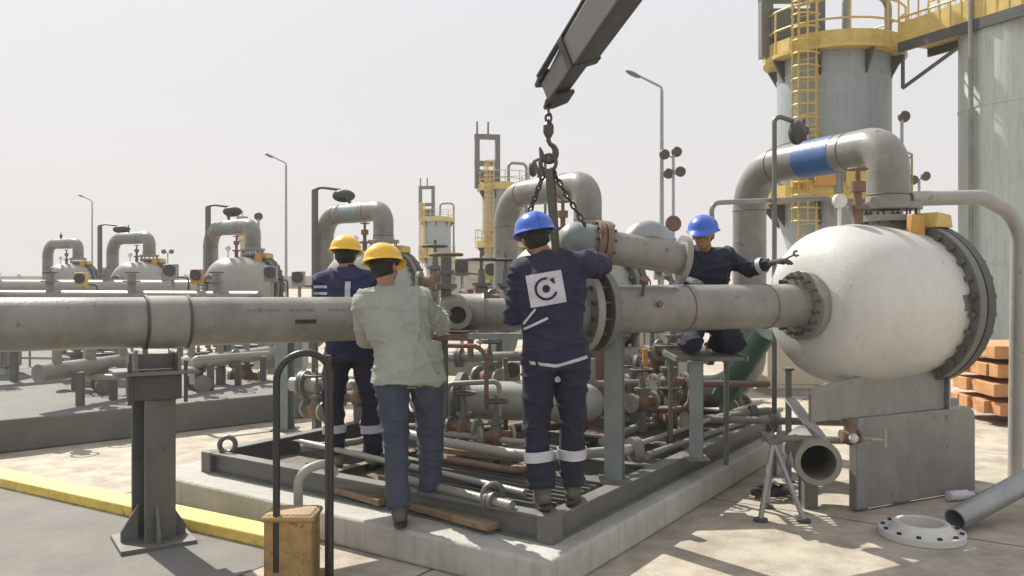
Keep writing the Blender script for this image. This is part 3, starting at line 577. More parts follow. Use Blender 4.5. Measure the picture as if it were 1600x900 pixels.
# loose planks
pk = []
for a, b, w_, lab in ((PZ(520, 752, .25), PZ(775, 822, .25), .14, 'long tan timber plank nearest the camera on the concrete pad'), (PZ(668, 722, .3), PZ(815, 744, .3), .12, 'dark brown plank across the skid left of the blue helmet worker'),
                     (PZ(455, 742, .25), PZ(600, 784, .25), .1, 'weathered plank at the feet of the yellow helmet workers'),
                     (PZ(690, 700, .38), PZ(820, 716, .38), .16, 'rust brown timber behind the legs of the man in the blue helmet')):
    q = MB(); q.bar(a, b, w_, .045); tag(q.build('timber_plank', M['wood'], loc=(a+b)/2, bevel=.006), lab, 'plank', 'loose timber planks')

def column(px, D, ztop, zb, wd_, lab, name='pipe_post', cat='post'):
    B = V(((px-800)/F*D, D, 0)); t = thing(name, lab, cat, V((B.x, B.y, zb)))
    MB().ibeam(B+V((0, 0, zb+.014)), B+V((0, 0, ztop)), wd_, wd_, .012, up=V((.3, 1, 0)).normalized()).build('column', M['steel_blue'], t)
    MB().box(B+V((0, 0, zb+.007)), (wd_*1.7, wd_*1.7, .014)).build('base_plate', M['steel'], t)
    MB().box(B+V((0, 0, ztop+.01)), (wd_*1.5, wd_*1.5, .02)).build('cap_plate', M['steel'], t)
    return t
column(960, 5.68, 1.35, .36, .12, 'grey green steel post under the pipeline just right of the man in the blue helmet')
column(1088, 6.35, 1.09, .36, .10, 'grey green steel post below the crouching worker')
column(445, 9.5, 1.3, 0, .16, 'pale steel post behind the black hoop handrail')
column(1232, 7.1, .95, 0, .05, 'thin pale post left of the support of the white vessel')
# drum lying low behind the workers
a, b = P(640, 622, 7.3), P(945, 630, 6.95); dr = (b-a).normalized(); L0 = (b-a).length
dm = thing('horizontal_drum', 'grey white low horizontal drum behind the legs of the blue helmet man', 'drum', V((a.x, a.y, 0)))
MB().lathe([(0, .02), (.03, .09), (.09, .14), (.16, .165), (L0-.16, .165), (L0-.09, .14), (L0-.03, .09), (L0, .02)], a, dr, 32).build('shell', M['white2'], dm)
for s_ in (.45, 1.15): MB().lathe([(0, .166), (0, .235), (.05, .235), (.05, .166)], a+dr*s_, dr, 32, ring=True).build('flange', M['steel'], dm)
for s_ in (.4, L0-.35):
    p = a+dr*s_; q = MB(); q.box(V((p.x, p.y, .36+(p.z-.5)/2)), (.05, .26, p.z-.36)); q.build('leg', M['steel'], dm)
# curved drain pipe that passes behind the man's calves
tp = fillet([PZ(560, 668, .48)+V((0, .2, 0)), P(690, 690, 6.3), P(840, 716, 5.65), P(985, 702, 5.95)], .5, 8)
dp = thing('drain_pipe', 'thin pale curved pipe with flanged end behind the calves of the blue helmet man', 'pipe', tp[0])
MB().tube(tp, .036, 14).build('pipe', M['white2'], dp)
dd = (tp[-1]-tp[-2]).normalized(); MB().lathe([(0, .02), (0, .085), (.03, .085), (.035, .085), (.065, .085), (.065, .02)], tp[-1], dd, 20).build('flange', M['steel'], dp)
for n, (x0, y0, z0, x1, y1, z1, r_) in enumerate(((700, 678, .45, 822, 690, .45, .02), (690, 640, .5, 640, 700, .42, .016))):
    pass
# pipe runs on the skid
def run(pts, r_, mat, lab, fill=.12, fl=()):
    pp = fillet(pts, fill, 6); t = thing('pipe_run', lab, 'pipe', pp[0])
    MB().tube(pp, r_, 14).build('pipe', mat, t)
    for i, s_ in fl:
        a, b = V(pts[i]), V(pts[i+1]); dd = (b-a).normalized(); MB().lathe([(-.03, r_*.5), (-.03, r_*2), (-.004, r_*2), (-.004, r_*1.8), (.004, r_*1.8), (.004, r_*2), (.03, r_*2), (.03, r_*.5)], a+(b-a)*s_, dd, 20).build('flange', M['steel'], t)
    return t
run([PZ(690, 676, .5), PZ(820, 692, .5), PZ(860, 697, .5)+V((0, .3, 0))], .025, M['white2'], 'thin pale line lying parallel above the rust brown timber')
run([PZ(1010, 712, .38), PZ(1220, 640, .38)], .028, M['grey_new'], 'thin grey line along the right edge beam of the skid')
run([PZ(1110, 655, .5), PZ(1400, 662, .5)], .032, M['grey_pipe'], 'horizontal brown grey line low in front of the vessel support', fl=((0, .35),))
run([P(1005, 640, 7.2), P(1080, 640, 7.0), P(1080, 600, 7.0), P(1200, 600, 7.6)], .03, M['maroon'], 'maroon small bore line behind the post below the crouching worker')
run([P(470, 700, 6.9), P(560, 690, 7.0), P(620, 668, 7.3), P(620, 560, 7.3)], .03, M['grey_new'], 'grey riser line behind the yellow helmet workers', fl=((0, .5),))
run([P(930, 545, 7.4), P(930, 640, 7.4), P(900, 665, 7.0)], .09, M['maroon'], 'thick maroon riser right behind the waist of the man in the blue helmet', .15)
gp = run([P(1196, 520, 7.5), P(1128, 622, 7.9)], .105, M['green'], 'thick green pipe slanting down left of the white vessel support')
run([P(1113, 348, 7.2), P(1111, 317, 7.2), P(1300, 309, 7.5), P(1300, 340, 7.5)], .022, M['grey_new'], 'thin tubing bent over from behind the crouching worker to the vessel top', .08)
run([V((LR.x+.15, LR.y-.05, 2.39)), P(1535, 308, 7.0), P(1592, 340, 7.2), V((P(1592, 0, 7.2).x, 7.25, -.05))], .062, M['white2'], 'white pipe leaving the vessel top towards the right and bending down', .3)
run([P(700, 540, 6.5), P(760, 541, 6.4), P(760, 640, 6.4)], .018, M['rusty'], 'rusty instrument line under the gate valve')
run([P(790, 560, 7.2), P(790, 690, 7.2)], .02, M['rusty'], 'thin rusty upright left of the man in the blue helmet')
# blue grey channel and support ledge
q = MB(); q.bar(P(735, 525, 6.45), P(860, 525, 6.2), .1, .045); tag(q.build('channel_beam', M['steel_blue'], loc=P(800, 525, 6.3)), 'pale blue grey channel beam left of the waist of the man in the blue helmet', 'beam')
cb = thing('bracket_shelf', 'brown steel bracket shelf under the gate valve', 'shelf', V((P(700, 0, 6.7).x, 6.7, 0)))
q = MB(); q.bar(P(652, 524, 6.75), P(742, 526, 6.75), .3, .05); q.build('shelf_plate', M['rusty'], cb)
q = MB(); q.ibeam(P(690, 530, 6.8), V((P(690, 0, 6.8).x, 6.8, .36)), .1, .1, .01); q.build('leg', M['steel'], cb)

# ---- valves (handwheel gate valves), many copies
def make_valve():
    t = thing('gate_valve', 'rust orange gate valve with handwheel seen between the two posts under the pipeline', 'valve', (0, 0, 0), 'small handwheel gate valves')
    MB().ell((0, 0, 0), (.085, .085, .10)).tube([V((-.16, 0, 0)), V((.16, 0, 0))], .055, 16).build('body', M['rusty'], t)
    for s_ in (-1, 1):
        q = MB(); q.lathe([(-.015, .02), (-.015, .10), (.015, .10), (.015, .02)], V((s_*.16, 0, 0)), V((1, 0, 0)), 18); q.bolts(V((s_*.16, 0, 0)), V((1, 0, 0)), .08, 8, .009, .05); q.build('flange', M['grey_new'], t)
    q = MB(); q.lathe([(.06, .06), (.12, .05), (.12, .08), (.15, .08), (.15, .035), (.26, .025), (.26, .014), (.40, .014)], V((0, 0, 0)), n=16); q.build('bonnet', M['steel'], t)
    q = MB(); c = V((0, 0, .34)); q.torus(c, V((0, 0, 1)), .115, .012, 26, 8)
    for k in range(3): a = k*math.pi/3; q.tube([c+V((.115*math.cos(a), .115*math.sin(a), 0)), c-V((.115*math.cos(a), .115*math.sin(a), 0))], .008, 6)
    q.build('handwheel', M['dark'], t)
    q = MB(); q.box((0, 0, -.2), (.07, .07, .22)); q.build('foot', M['steel'], t)
    return t
val = make_valve(); val.location = P(1045, 600, 7.4); val.rotation_euler = (0, 0, .4)
spots = [(1020, 572, 8.0, 'dark handwheel valve just left of the rust orange valve under the pipeline', 1.), (1052, 548, 7.8, 'higher small valve directly under the pipeline, near the crouching worker', 1.),
 (752, 470, 8.2, 'valve whose black handwheel shows left of the man in the blue helmet', 1.2), (790, 470, 8.3, 'valve whose dark wheel touches the left shoulder of the man in the blue helmet', 1.2),
 (120, 575, 10.5, 'valve low at the far left between the slab edge and the left pipeline', 1.4), (345, 560, 11.0, 'valve with a rusty body below the stencilled part of the left pipeline', 1.3),
 (310, 598, 10.4, 'valve just right of the H column, low on the dark slab', 1.1), (385, 590, 11.6, 'valve midway between the H column and the pale post', 1.3),
 (160, 600, 10.2, 'valve left of the H column near the slab edge', 1.1), (990, 625, 8.2, 'valve close to the skid floor behind the grey green post', 1.),
 (765, 590, 7.9, 'valve hanging low under the pale blue grey channel', 1.0), (495, 640, 8.2, 'valve inside the black hoop handrail view', 1.), (680, 440, 12, 'valve behind the helmet of the pale shirt worker', 1.5)]
for i, (x, y, D, lab, sc_) in enumerate(spots):
    dup(val, P(x, y, D), rnd.uniform(-1, 1), lab, sc_)
# ---- background manifolds on the slab: header pipes with risers
def manifold(a, b, z, r_, n, lab, m1, zb=.33):
    a, b = V((a.x, a.y, z)), V((b.x, b.y, z)); d_ = b-a; t = thing('pipe_manifold', lab, 'pipes', V((a.x, a.y, zb)), 'low header pipes behind the left pipeline')
    MB().tube([a, b], r_, 18).build('header', m1, t)
    for k in range(n):
        p = a+d_*((k+.5)/n)
        q = MB(); q.tube([p, V((p.x, p.y, z+.45))], r_*.5, 10); q.lathe([(0, r_), (.03, r_)], V((p.x, p.y, z+.3)), n=14); q.build('riser', M['grey_new'], t)
        q = MB(); q.box(V((p.x+.2, p.y+.1, (z+zb)/2-.02)), (.07, .07, z-zb)); q.build('leg', M['steel'], t)
        q = MB(); q.torus(V((p.x, p.y, z+.47)), V((0, 0, 1)), .12, .012, 20, 6); q.tube([V((p.x-.12, p.y, z+.47)), V((p.x+.12, p.y, z+.47))], .009, 6); q.build('handwheel', M['dark'] if k % 2 else M['maroon'], t)
manifold(PZ(60, 640, .34), PZ(215, 612, .34), .72, .10, 3, 'header pipe with wheels left of the H column', M['grey_pipe'])
manifold(PZ(275, 615, .34), PZ(440, 585, .34), .68, .09, 4, 'header pipe with wheels between the H column and the hoop', M['white2'])
manifold(PZ(-60, 600, .34), PZ(430, 560, .34), .95, .13, 6, 'longer header pipe in the second row on the slab', M['white2'])
manifold(V((-14, 16, 0)), V((-4.4, 14.5, 0)), 1.35, .15, 6, 'thick header running far back below the smaller loops', M['grey_pipe'])
manifold(V((-20, 24, 0)), V((-8, 21, 0)), 1.5, .16, 7, 'farthest header pipe near the leftmost loops', M['white2'])
manifold(V((-2.6, 10.5, 0)), V((1.0, 9.2, 0)), 1.15, .11, 4, 'header pipe behind the yellow helmet workers', M['grey_pipe'], 0)
manifold(V((1.2, 9.6, 0)), V((2.6, 9.8, 0)), .85, .1, 3, 'header pipe seen under the right pipeline', M['white2'], 0)
run([P(640, 560, 8.6), P(840, 556, 8.2), P(840, 640, 8.2)], .05, M['grey_pipe'], 'grey line bending down behind the left shoulder side of the blue helmet man', .12, ((0, .4),))
run([P(455, 600, 8.4), P(560, 604, 8.2), P(640, 600, 8.2)], .07, M['white2'], 'pale line crossing low behind the yellow helmet workers', .1, ((0, .2), (1, .3)))
run([P(640, 668, 7.6), P(760, 672, 7.3), P(890, 664, 7.3)], .04, M['rusty'], 'rust brown line lying under the grey white drum', .1, ((0, .5),))
run([P(985, 560, 8.6), P(1140, 556, 8.6), P(1140, 640, 8.6)], .045, M['grey_pipe'], 'grey line with two flanges under the right pipeline', .12, ((0, .3), (0, .8)))
run([P(1000, 668, 7.1), P(1130, 650, 7.9)], .03, M['rusty'], 'rusty line low on the skid between the two posts')
run([P(980, 700, 6.4), P(1190, 628, 8.4)], .022, M['white2'], 'pale thin tube low along the inside of the right edge beam')
run([P(1020, 548, 8.4), P(1020, 655, 8.4)], .02, M['maroon'], 'thin maroon upright between the two posts')
run([P(965, 548, 7.9), P(968, 660, 7.9)], .03, M['maroon'], 'maroon upright tight against the right side of the grey green post')
run([P(300, 600, 9.6), P(300, 560, 9.6), P(420, 552, 10.2)], .03, M['white2'], 'pale small bore line right of the H column', .08)
run([P(135, 545, 9.5), P(135, 588, 9.5), P(190, 590, 9.4)], .035, M['white2'], 'pale bent small bore line left of the H column', .05)
run([P(735, 452, 7.8), P(735, 560, 7.8)], .03, M['rusty'], 'rusty riser directly behind the gate valve')
run([PZ(470, 690, .39), PZ(700, 742, .39), PZ(820, 770, .39)], .022, M['white2'], 'pale tube crossing the skid between the feet of the workers', .2)
run([PZ(610, 744, .38), PZ(800, 790, .38)], .03, M['grey_new'], 'short grey pipe on the skid just behind the near edge beam', .2, ((0, .85),))
run([PZ(665, 712, .4), PZ(815, 738, .4), PZ(830, 720, .4)], .028, M['rusty'], 'rust brown pipe with a bend left of the calves of the blue helmet man', .08)
run([PZ(940, 690, .42), PZ(1060, 640, .42), P(1060, 600, 7.9)], .032, M['white2'], 'pale pipe that turns upright between the two grey green posts', .1, ((0, .5),))
run([P(1008, 545, 7.6), P(1008, 600, 7.6), P(1040, 620, 7.6), P(1070, 590, 7.7)], .024, M['orange'], 'orange brown bent tubing under the right pipeline', .06)
run([P(1140, 650, 7.6), P(1215, 640, 7.6), P(1215, 690, 7.2)], .036, M['grey_new'], 'grey bent pipe low beside the slanting green pipe', .08, ((0, .5),))
run([P(700, 655, 7.0), P(700, 600, 7.0), P(780, 596, 6.9), P(780, 650, 6.9)], .022, M['white2'], 'small pale tubing arch in front of the grey white drum', .05)
run([P(925, 560, 6.9), P(925, 600, 6.9), P(1000, 598, 7.2)], .03, M['grey_new'], 'grey elbow line right of the waist of the blue helmet man', .06)
for x, y, D, lab, sc_ in ((1003, 628, 7.0, 'small valve on the skid floor right of the grey green post', .8), (1048, 655, 7.2, 'small valve low on the skid left of the post under the crouching worker', .8), (725, 668, 6.6, 'small valve on the skid in front of the left end of the drum', .8),
   (775, 682, 6.4, 'small valve on the skid left of the knees of the blue helmet man', .8), (1150, 635, 8.2, 'valve behind the foot of the slanting green pipe', 1.), (955, 600, 7.6, 'valve tight behind the grey green post', .9), (560, 620, 8.0, 'valve showing between the two yellow helmet workers', 1.)):
    dup(val, P(x, y, D), rnd.uniform(-1, 1), lab, sc_)
def ipost(px, py, D, zb, m_, lab, k):
    B = V(((px-800)/F*D, D, zb)); tz = P(px, py, D).z; t = thing('instrument_post', lab, 'instrument', B, 'instrument posts')
    MB().tube([B, V((B.x, B.y, tz))], .022*k, 8).build('post', M['galv'], t)
    MB().box(V((B.x, B.y, zb+.01)), (.16*k, .16*k, .02)).build('base_plate', M['steel'], t)
    MB().box(V((B.x, B.y-.05*k, tz)), (.16*k, .10*k, .20*k)).build('housing', m_, t, bevel=.012)
    MB().lathe([(0, .075*k), (.03, .075*k)], V((B.x, B.y-.10*k, tz+.03)), V((0, -1, 0)), 18).build('dial', M['dark'], t)
    MB().tube(fillet([V((B.x, B.y, tz-.1)), V((B.x+.2*k, B.y, tz-.12)), V((B.x+.22*k, B.y, zb+.2))], .06, 5), .01*k, 6).build('cable', M['black'], t)
ipost(270, 425, 17, .33, M['white2'], 'instrument post with boxy head right of the loop second from left', 1.6)
ipost(310, 432, 15, .33, M['orange'], 'instrument post with orange head left of the loop framing the far platform', 1.3)
ipost(425, 428, 16, .33, M['steel_blue'], 'instrument post left of the middle street lamp base', 1.5)
ipost(468, 436, 13, .33, M['white2'], 'instrument post right of the middle street lamp base', 1.2)
ipost(130, 437, 18, 0, M['yellow'], 'instrument post with yellow head beside the smallest street lamp', 1.5)
ipost(722, 418, 15, 0, M['steel'], 'instrument post in front of the low beige building', 1.5)
ipost(768, 424, 13, 0, M['yellow'], 'instrument post with yellow head left of the blue helmet man', 1.3)
ipost(990, 422, 12, 0, M['steel'], 'instrument post under the lifted spool', 1.2)
ipost(1030, 425, 13, 0, M['white2'], 'instrument post with pale head under the right end of the lifted spool', 1.2)
ipost(1010, 560, 9.2, 0, M['orange'], 'low instrument post with orange head between the two posts', 1.1)
ipost(800, 580, 9.0, 0, M['white2'], 'low instrument post left of the waist of the blue helmet man', 1.1)
# handrail panel seen under the pipeline
def rail(a, b, n, hh, lab, m_=None, bars=False):
    a, b = V(a), V(b); t = thing('handrail', lab, 'railing', a); m_ = m_ or M['galv']
    q = MB(); q.tube([a+V((0, 0, hh)), b+V((0, 0, hh))], .02, 8); q.tube([a+V((0, 0, hh*.5)), b+V((0, 0, hh*.5))], .016, 8); q.build('rail', m_, t)
    for k in range(n+1): p = a+(b-a)*k/n; MB().tube([p, p+V((0, 0, hh))], .018, 8).build('post', m_, t)
rail(PZ(985, 640, .3)+V((0, 1, 0)), PZ(1040, 632, .3)+V((0, 1, 0)), 5, .85, 'short barred handrail seen under the right pipeline')
rail((-13, 13.5, .33), (-6.5, 13.0, .33), 6, 1.0, 'pale handrail on the slab far left behind the pipeline')
# equipment cabinets in background
def cabinet(p, size, mat, lab, name='control_cabinet'):
    t = thing(name, lab, 'cabinet', p); P_ = V(p)
    MB().box(P_+V((0, 0, size[2]/2+.1)), size).build('body', mat, t, bevel=.01)
    MB().box(P_+V((0, -size[1]/2-.008, size[2]/2+.1)), (size[0]*.84, .012, size[2]*.86)).build('door', mat, t, bevel=.004)
    MB().box(P_+V((size[0]*.3, -size[1]/2-.03, size[2]/2+.1)), (.03, .03, .12)).build('handle', M['dark'], t)
    MB().box(P_+V((0, 0, .05)), (size[0]*.9, size[1]*.9, .1)).build('plinth', M['concrete'], t)
    MB().box(P_+V((0, 0, size[2]+.12)), (size[0]*1.1, size[1]*1.15, .04)).build('roof', mat, t)
cabinet((-3.3, 12.2, .33), (.55, .35, .95), M['white2'], 'small white cabinet on the slab left of the hoop handrail')
cabinet((-5.7, 11.4, .33), (.5, .35, .7), M['steel_blue'], 'grey cabinet on the slab just right of the H column')
cabinet((-7.6, 12.2, .33), (.6, .4, .75), M['grey_new'], 'grey cabinet at the far left behind the pipeline')
cabinet((2.0, 13.5, 0), (1.9, .9, 1.25), M['beige'], 'beige cabinet behind the maroon line under the pipeline')
cabinet((4.3, 12.6, 0), (1.1, .8, 1.0), M['beige'], 'beige cabinet behind the slanting green pipe')

# platform for the crouching worker
WP = V((P(1103, 0, 6.55).x, 6.62, 0))
pt = thing('work_platform', 'small steel grating platform under the crouching worker behind the pipeline', 'platform', (WP.x, WP.y, 0))
q = MB(); z = 1.12
for k in range(10): q.bar(WP+V((-.27, -.26+.058*k, z)), WP+V((.27, -.26+.058*k, z)), .008, .03)
for s_ in (-.27, .27): q.bar(WP+V((s_, -.28, z)), WP+V((s_, .28, z)), .02, .04)
q.build('deck', M['steel'], pt)
for x, y in ((-.22, .24), (.24, .24)):
    q = MB(); q.tube([WP+V((x, y, .2)), WP+V((x, y, 1.10))], .022, 8); q.build('leg', M['steel'], pt)

# ---- black hoop handrail and its yellow footing
hp = thing('hoop_handrail', 'black bent tube hoop standing in front of the workers at lower left', 'handrail', PZ(470, 842, 0)*1)
a, b = P(432, 806, 4.65), P(516, 806, 4.72); top = P(512, 548, 4.7); topl = P(432, 556, 4.65)
MB().tube(fillet([V((a.x, a.y, .1)), V((a.x, a.y, topl.z)), V((b.x, b.y, top.z)), V((b.x, b.y, .02))], .16, 10), .020, 14).build('hoop', M['black'], hp)
q = MB(); q.tube([V((b.x-.02, b.y+.03, .02)), V((b.x-.02, b.y+.03, top.z-.03))], .018, 12); q.build('inner_post', M['dark'], hp)
ft = MB(); p = P(457, 830, 4.75); ft.box(V((p.x, p.y, .21)), (.27, .22, .42)); ft.box(V((p.x, p.y, .395)), (.30, .25, .035)); ft.box(V((p.x, p.y, .02)), (.34, .30, .04))
tag(ft.build('footing_block', pmat('worn_yellow', (.34, .21, .06), .75, var=.5, scale=9, dust=.35, rust=.34, streak=.4, bump=.4), loc=(p.x, p.y, 0), bevel=.015), 'orange yellow block at the foot of the black hoop handrail', 'block')
gn = thing('gooseneck_vent', 'short tan gooseneck vent pipe inside the black hoop', 'vent', PZ(465, 842, .0))
MB().tube(fillet([P(466, 800, 4.95), P(466, 738, 4.95), P(510, 722, 5.05), P(524, 740, 5.1)], .1, 8), .028, 14).build('pipe', M['white2'], gn)
q = P(466, 806, 4.95); MB().tube([V((q.x, q.y, 0)), q+V((0, 0, .02))], .045, 14).build('sleeve', M['rusty'], gn)

# ================================================================ RIGHT FOREGROUND THINGS
st = thing('drain_assembly', 'open ended drain pipe with small valve and T handle by the vessel support', 'pipe', PZ(1300, 780, 0))
ctr = P(1279, 723, 6.02); fd = V((-.16, -1, .02)).normalized()
MB().lathe([(0, .125), (0, .165), (.55, .165), (.55, .125)], ctr-fd*.55, fd, 36, ring=True).build('open_pipe', M['grey_new'], st)
MB().lathe([(.08, .124), (.09, .124)], ctr-fd*.5, fd, 30).build('bore', M['bore'], st)  # dark plug, puts the shade of the pipe's depth into colour
a = P(1190, 684, 6.2); b = P(1320, 688, 6.15); MB().tube([a, b], .028, 12).build('feed_pipe', M['grey_pipe'], st)
c = P(1328, 682, 6.12); q = MB(); q.ell(c, (.06, .06, .065)); q.lathe([(0, .045), (.1, .045), (.1, .06), (.13, .06)], c, V((0, 0, 1)), 14); q.lathe([(-.07, .05), (-.05, .05), (-.05, .035), (.05, .035), (.05, .05), (.07, .05)], c, V((1, 0, 0)), 14); q.build('valve_body', M['rusty'], st)
q = MB(); q.ell(c+V((0, -.07, 0)), (.035, .03, .035)); q.build('valve_cap', M['white'], st)
q = MB(); q.tube([c+V((.06, 0, -.02)), P(1362, 686, 6.05), P(1380, 688, 6.05)], .012, 8); q.tube([P(1383, 670, 6.05), P(1383, 700, 6.05)], .014, 8); q.build('t_handle', M['white2'], st)
q = MB(); q.box(V((ctr.x+.03, ctr.y+.3, (ctr.z-.165)/2)), (.10, .14, ctr.z-.165)); q.build('prop', M['steel'], st)
# leaning flat bar
q = MB(); q.bar(P(1233, 622, 6.5), P(1289, 692, 6.1), .10, .012, up=V((.3, -1, .4))); tag(q.build('flat_bar', M['galv'], loc=P(1260, 660, 6.3), bevel=.002), 'pale flat steel bar leaning diagonally left of the vessel drain valve', 'bar')
q = MB(); q.bar(P(1216, 560, 6.9), P(1220, 690, 6.9), .04, .04); 
# small A stand
ps = thing('pipe_stand', 'small grey A shaped pipe stand on the ground left of the open drain pipe', 'stand', PZ(1215, 785, 0))
tp_ = P(1208, 690, 6.05); g0 = V((tp_.x-.12, tp_.y-.1, .02)); g1 = V((tp_.x+.18, tp_.y-.12, .02)); g2 = V((tp_.x+.03, tp_.y+.25, .02))
for g_ in (g0, g1, g2):
    q = MB(); q.tube([tp_, g_], .019, 10); q.build('leg', M['galv'], ps)
    q = MB(); q.lathe([(-.02, .05), (.0, .05)], g_, n=14); q.build('foot', M['dark'], ps)
q = MB(); q.prism([(-.09, .07), (-.05, .07), (0, .02), (.05, .07), (.09, .07), (.03, -.02), (-.03, -.02)], tp_, V((1, 0, 0)), V((0, 0, 1)), .05); q.build('cradle', M['steel'], ps)
# black hose coil added in place of the shadow under the A stand
q = MB(); hc = PZ(1205, 772, .03)
q.tube([hc+V((.16*math.cos(a)*(1-.03*a), .10*math.sin(a), .012*a/3)) for a in [i*.35 for i in range(40)]], .018, 8); tag(q.build('shadow_coil', M['black'], loc=hc), 'small coil of black hose added as the shadow under the A shaped stand', 'shading')
# ring flange on the ground
rf = thing('ring_flange', 'large white ring flange lying flat on the ground at the lower right', 'flange', PZ(1440, 838, 0)); c = PZ(1440, 838, 0)
MB().lathe([(0, .14), (0, .27), (.05, .27), (.05, .21), (.10, .17), (.10, .14)], c, n=48, ring=True).build('ring', M['white'], rf, bevel=.005)
q = MB()
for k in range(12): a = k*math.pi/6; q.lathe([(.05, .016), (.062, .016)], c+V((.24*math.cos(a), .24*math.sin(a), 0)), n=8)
q.build('bolt_hole_shade', M['bore'], rf)  # dark discs on the ring, coloured like the shade in open holes
# pipe lying at the right edge
lpz = thing('loose_pipe', 'short pale scuffed pipe propped on the ground at the lower right edge', 'pipe', PZ(1500, 810, 0))
a, b = PZ(1492, 812, .08), P(1690, 690, 6.3)
b.z = .42; MB().lathe([(0, .068), (0, .08), ((b-a).length, .08), ((b-a).length, .068)], a, b-a, 28, ring=True).build('pipe', M['galv'], lpz)
q = MB(); q.box(V((b.x-.06, b.y-.03, .17)), (.2, .3, .33)); q.build('chock', M['wood'], lpz)
# crumpled plastic bottle
bt = thing('plastic_bottle', 'crumpled clear plastic bottle between the vessel support and the loose pipe', 'bottle', PZ(1480, 775, 0)); c = PZ(1480, 775, .045)
MB().lathe([(0, .02), (.01, .04), (.05, .037), (.09, .042), (.14, .036), (.18, .04), (.21, .02), (.235, .014), (.25, .014)], c, V((1, .25, .0)), 16).build('body', M['plastic'], bt)
MB().lathe([(.25, .017), (.27, .017)], c, V((1, .25, 0)), 12).build('cap', M['blue'], bt)
# orange timber stack
for i, lab in enumerate(('lowest orange plank bundle of the stack at the right edge', 'second orange plank bundle from the ground at the right edge', 'third orange plank bundle from the ground at the right edge', 'topmost orange plank bundle of the stack at the right edge')):
    t = thing('plank_bundle', lab, 'planks', (6.9, 10.1, .1+i*.22), 'stacked orange plank bundles')
    for k in range(5): MB().box((6.9+rnd.uniform(-.04, .04), 9.7+k*.2, .21+i*.22), (2.6, .19, .15)).build('plank', pmat('orange_wood', (.50, .24, .09), .8, var=.35, scale=8) if k == 0 and i == 0 else bpy.data.materials['orange_wood'], t, bevel=.008)
    for xx in (-.9, .9): MB().box((6.9+xx, 10.1, .115+i*.22), (.08, .95, .035)).build('spacer', M['dark'], t)
# drum/cable reel behind at the right
# ================================================================ CRANE
cr_ = thing('crane_boom', 'dark telescopic crane boom reaching down from the top of the view', 'crane', P(862, 140, 5.5))
b0 = P(864, 140, 5.5); b1 = P(948, 15, 4.35); bd = (b1-b0).normalized()
vp = cam.location-b0; vp = (vp-bd*vp.dot(bd)).normalized(); rt = bd.cross(vp); rt = rt if rt.x > 0 else -rt
al = R(36); s_ = (vp*math.sin(al)+rt*math.cos(al)).normalized(); u_ = (vp*math.cos(al)-rt*math.sin(al)).normalized()
def boxsec(p, w_, h_): return [p+s_*x+u_*y for x, y in ((-w_/2, -h_*.5), (w_/2, -h_*.5), (w_/2, h_/2), (-w_/2, h_/2))]
q = MB(); q.quadstrip([boxsec(b0, .13, .13), boxsec(b0+bd*5.2, .14, .14)]); q.build('inner_section', M['boomg'], cr_, bevel=.008)
p2 = b0+bd*.62; q = MB(); q.quadstrip([boxsec(p2, .17, .17), boxsec(p2+bd*4.6, .19, .19)]); ou = q.build('outer_section', M['boomg'], cr_, bevel=.008)
q = MB(); q.quadstrip([boxsec(p2-bd*.02, .19, .19), boxsec(p2+bd*.07, .19, .19)]); q.build('collar', M['boomd'], ou, bevel=.006)
for pa, pb, sa, sb in ((b0, p2, .13, .131), (p2+bd*.08, p2+bd*4.5, .17, .19)):
    q = MB(); q.quadstrip([[pp_+s_*(ss/2+k_)+u_*(sg*(ss/2-.008)) for sg, k_ in ((-1, -.002), (1, -.002), (1, .006), (-1, .006))] for pp_, ss in ((pa, sa), (pb, sb))]); q.build('shaded_side', M['boomd'], cr_)  # near-black skin on the right face, paints the boom's shaded side
q = MB()
for sg in (-1, 1): q.prism([(-.10, -.10), (.12, -.09), (.18, .06), (.05, .09), (-.08, .08), (-.13, 0)], b0+s_*sg*.08, bd, u_, .022)
q.lathe([(-.07, .075), (-.05, .075), (-.03, .055), (.03, .055), (.05, .075), (.07, .075)], b0-bd*.02-u_*.02, s_, 24); q.build('head', M['boomd'], cr_)
q = MB()
for k in range(3): 
    off = s_*-.11+u_*(.02+.035*k)
    q.tube([b0+bd*(.1+.9*i)+off*(1 if i else .8)+u_*.03*math.sin(i*2+k) for i in range(6)], .012, 8)
q.build('hydraulic_hose', M['black'], cr_)
q = MB(); q.lathe([(0, .035), (1.6, .035)], b0+bd*.35-s_*.12-u_*.03, bd, 16); q.build('cylinder', M['galv'], cr_)
# hook block, chain and slings
hk = P(857, 243, 5.5); tk = thing('crane_hook', 'steel hook with swivel and ring hanging from the crane boom', 'hook', P(858, 170, 5.5))
q = MB(); top_ = P(858, 162, 5.5)
zz = top_.z; n = 0
while zz > hk.z+.19:
    ax = V((1, 0, 0)) if n % 2 else V((0, 1, 0))
    c = V((hk.x, hk.y, zz)); d2 = V((0, 1, 0)) if n % 2 else V((1, 0, 0))
    pts = [c+d2*(.019*math.cos(a))+V((0, 0, .032*math.sin(a))) for a in [2*math.pi*i/14 for i in range(15)]]
    q.tube(pts, .0085, 6); zz -= .047; n += 1
q.build('chain', M['chain'], tk)
q = MB(); q.lathe([(0, .02), (.03, .035), (.08, .035), (.10, .02)], hk+V((0, 0, .12)), n=16); q.build('swivel', M['chain'], tk)
q = MB(); q.tube([hk+V((0, 0, .16)), hk+V((0, 0, .10))]+[hk+V((.047*math.cos(a), 0, .055*math.sin(a)+.02)) for a in [R(75)-i*R(255)/16 for i in range(17)]]+[hk+V((-.058, 0, .055))], [.014, .016]+[.015+.010*math.sin(math.pi*i/16) for i in range(17)]+[.006], 10); q.build('hook', M['dark'], tk)
mr = thing('lifting_chain_sling', 'dark chain sling legs spreading from the hook down to the lifted spool', 'sling', hk)
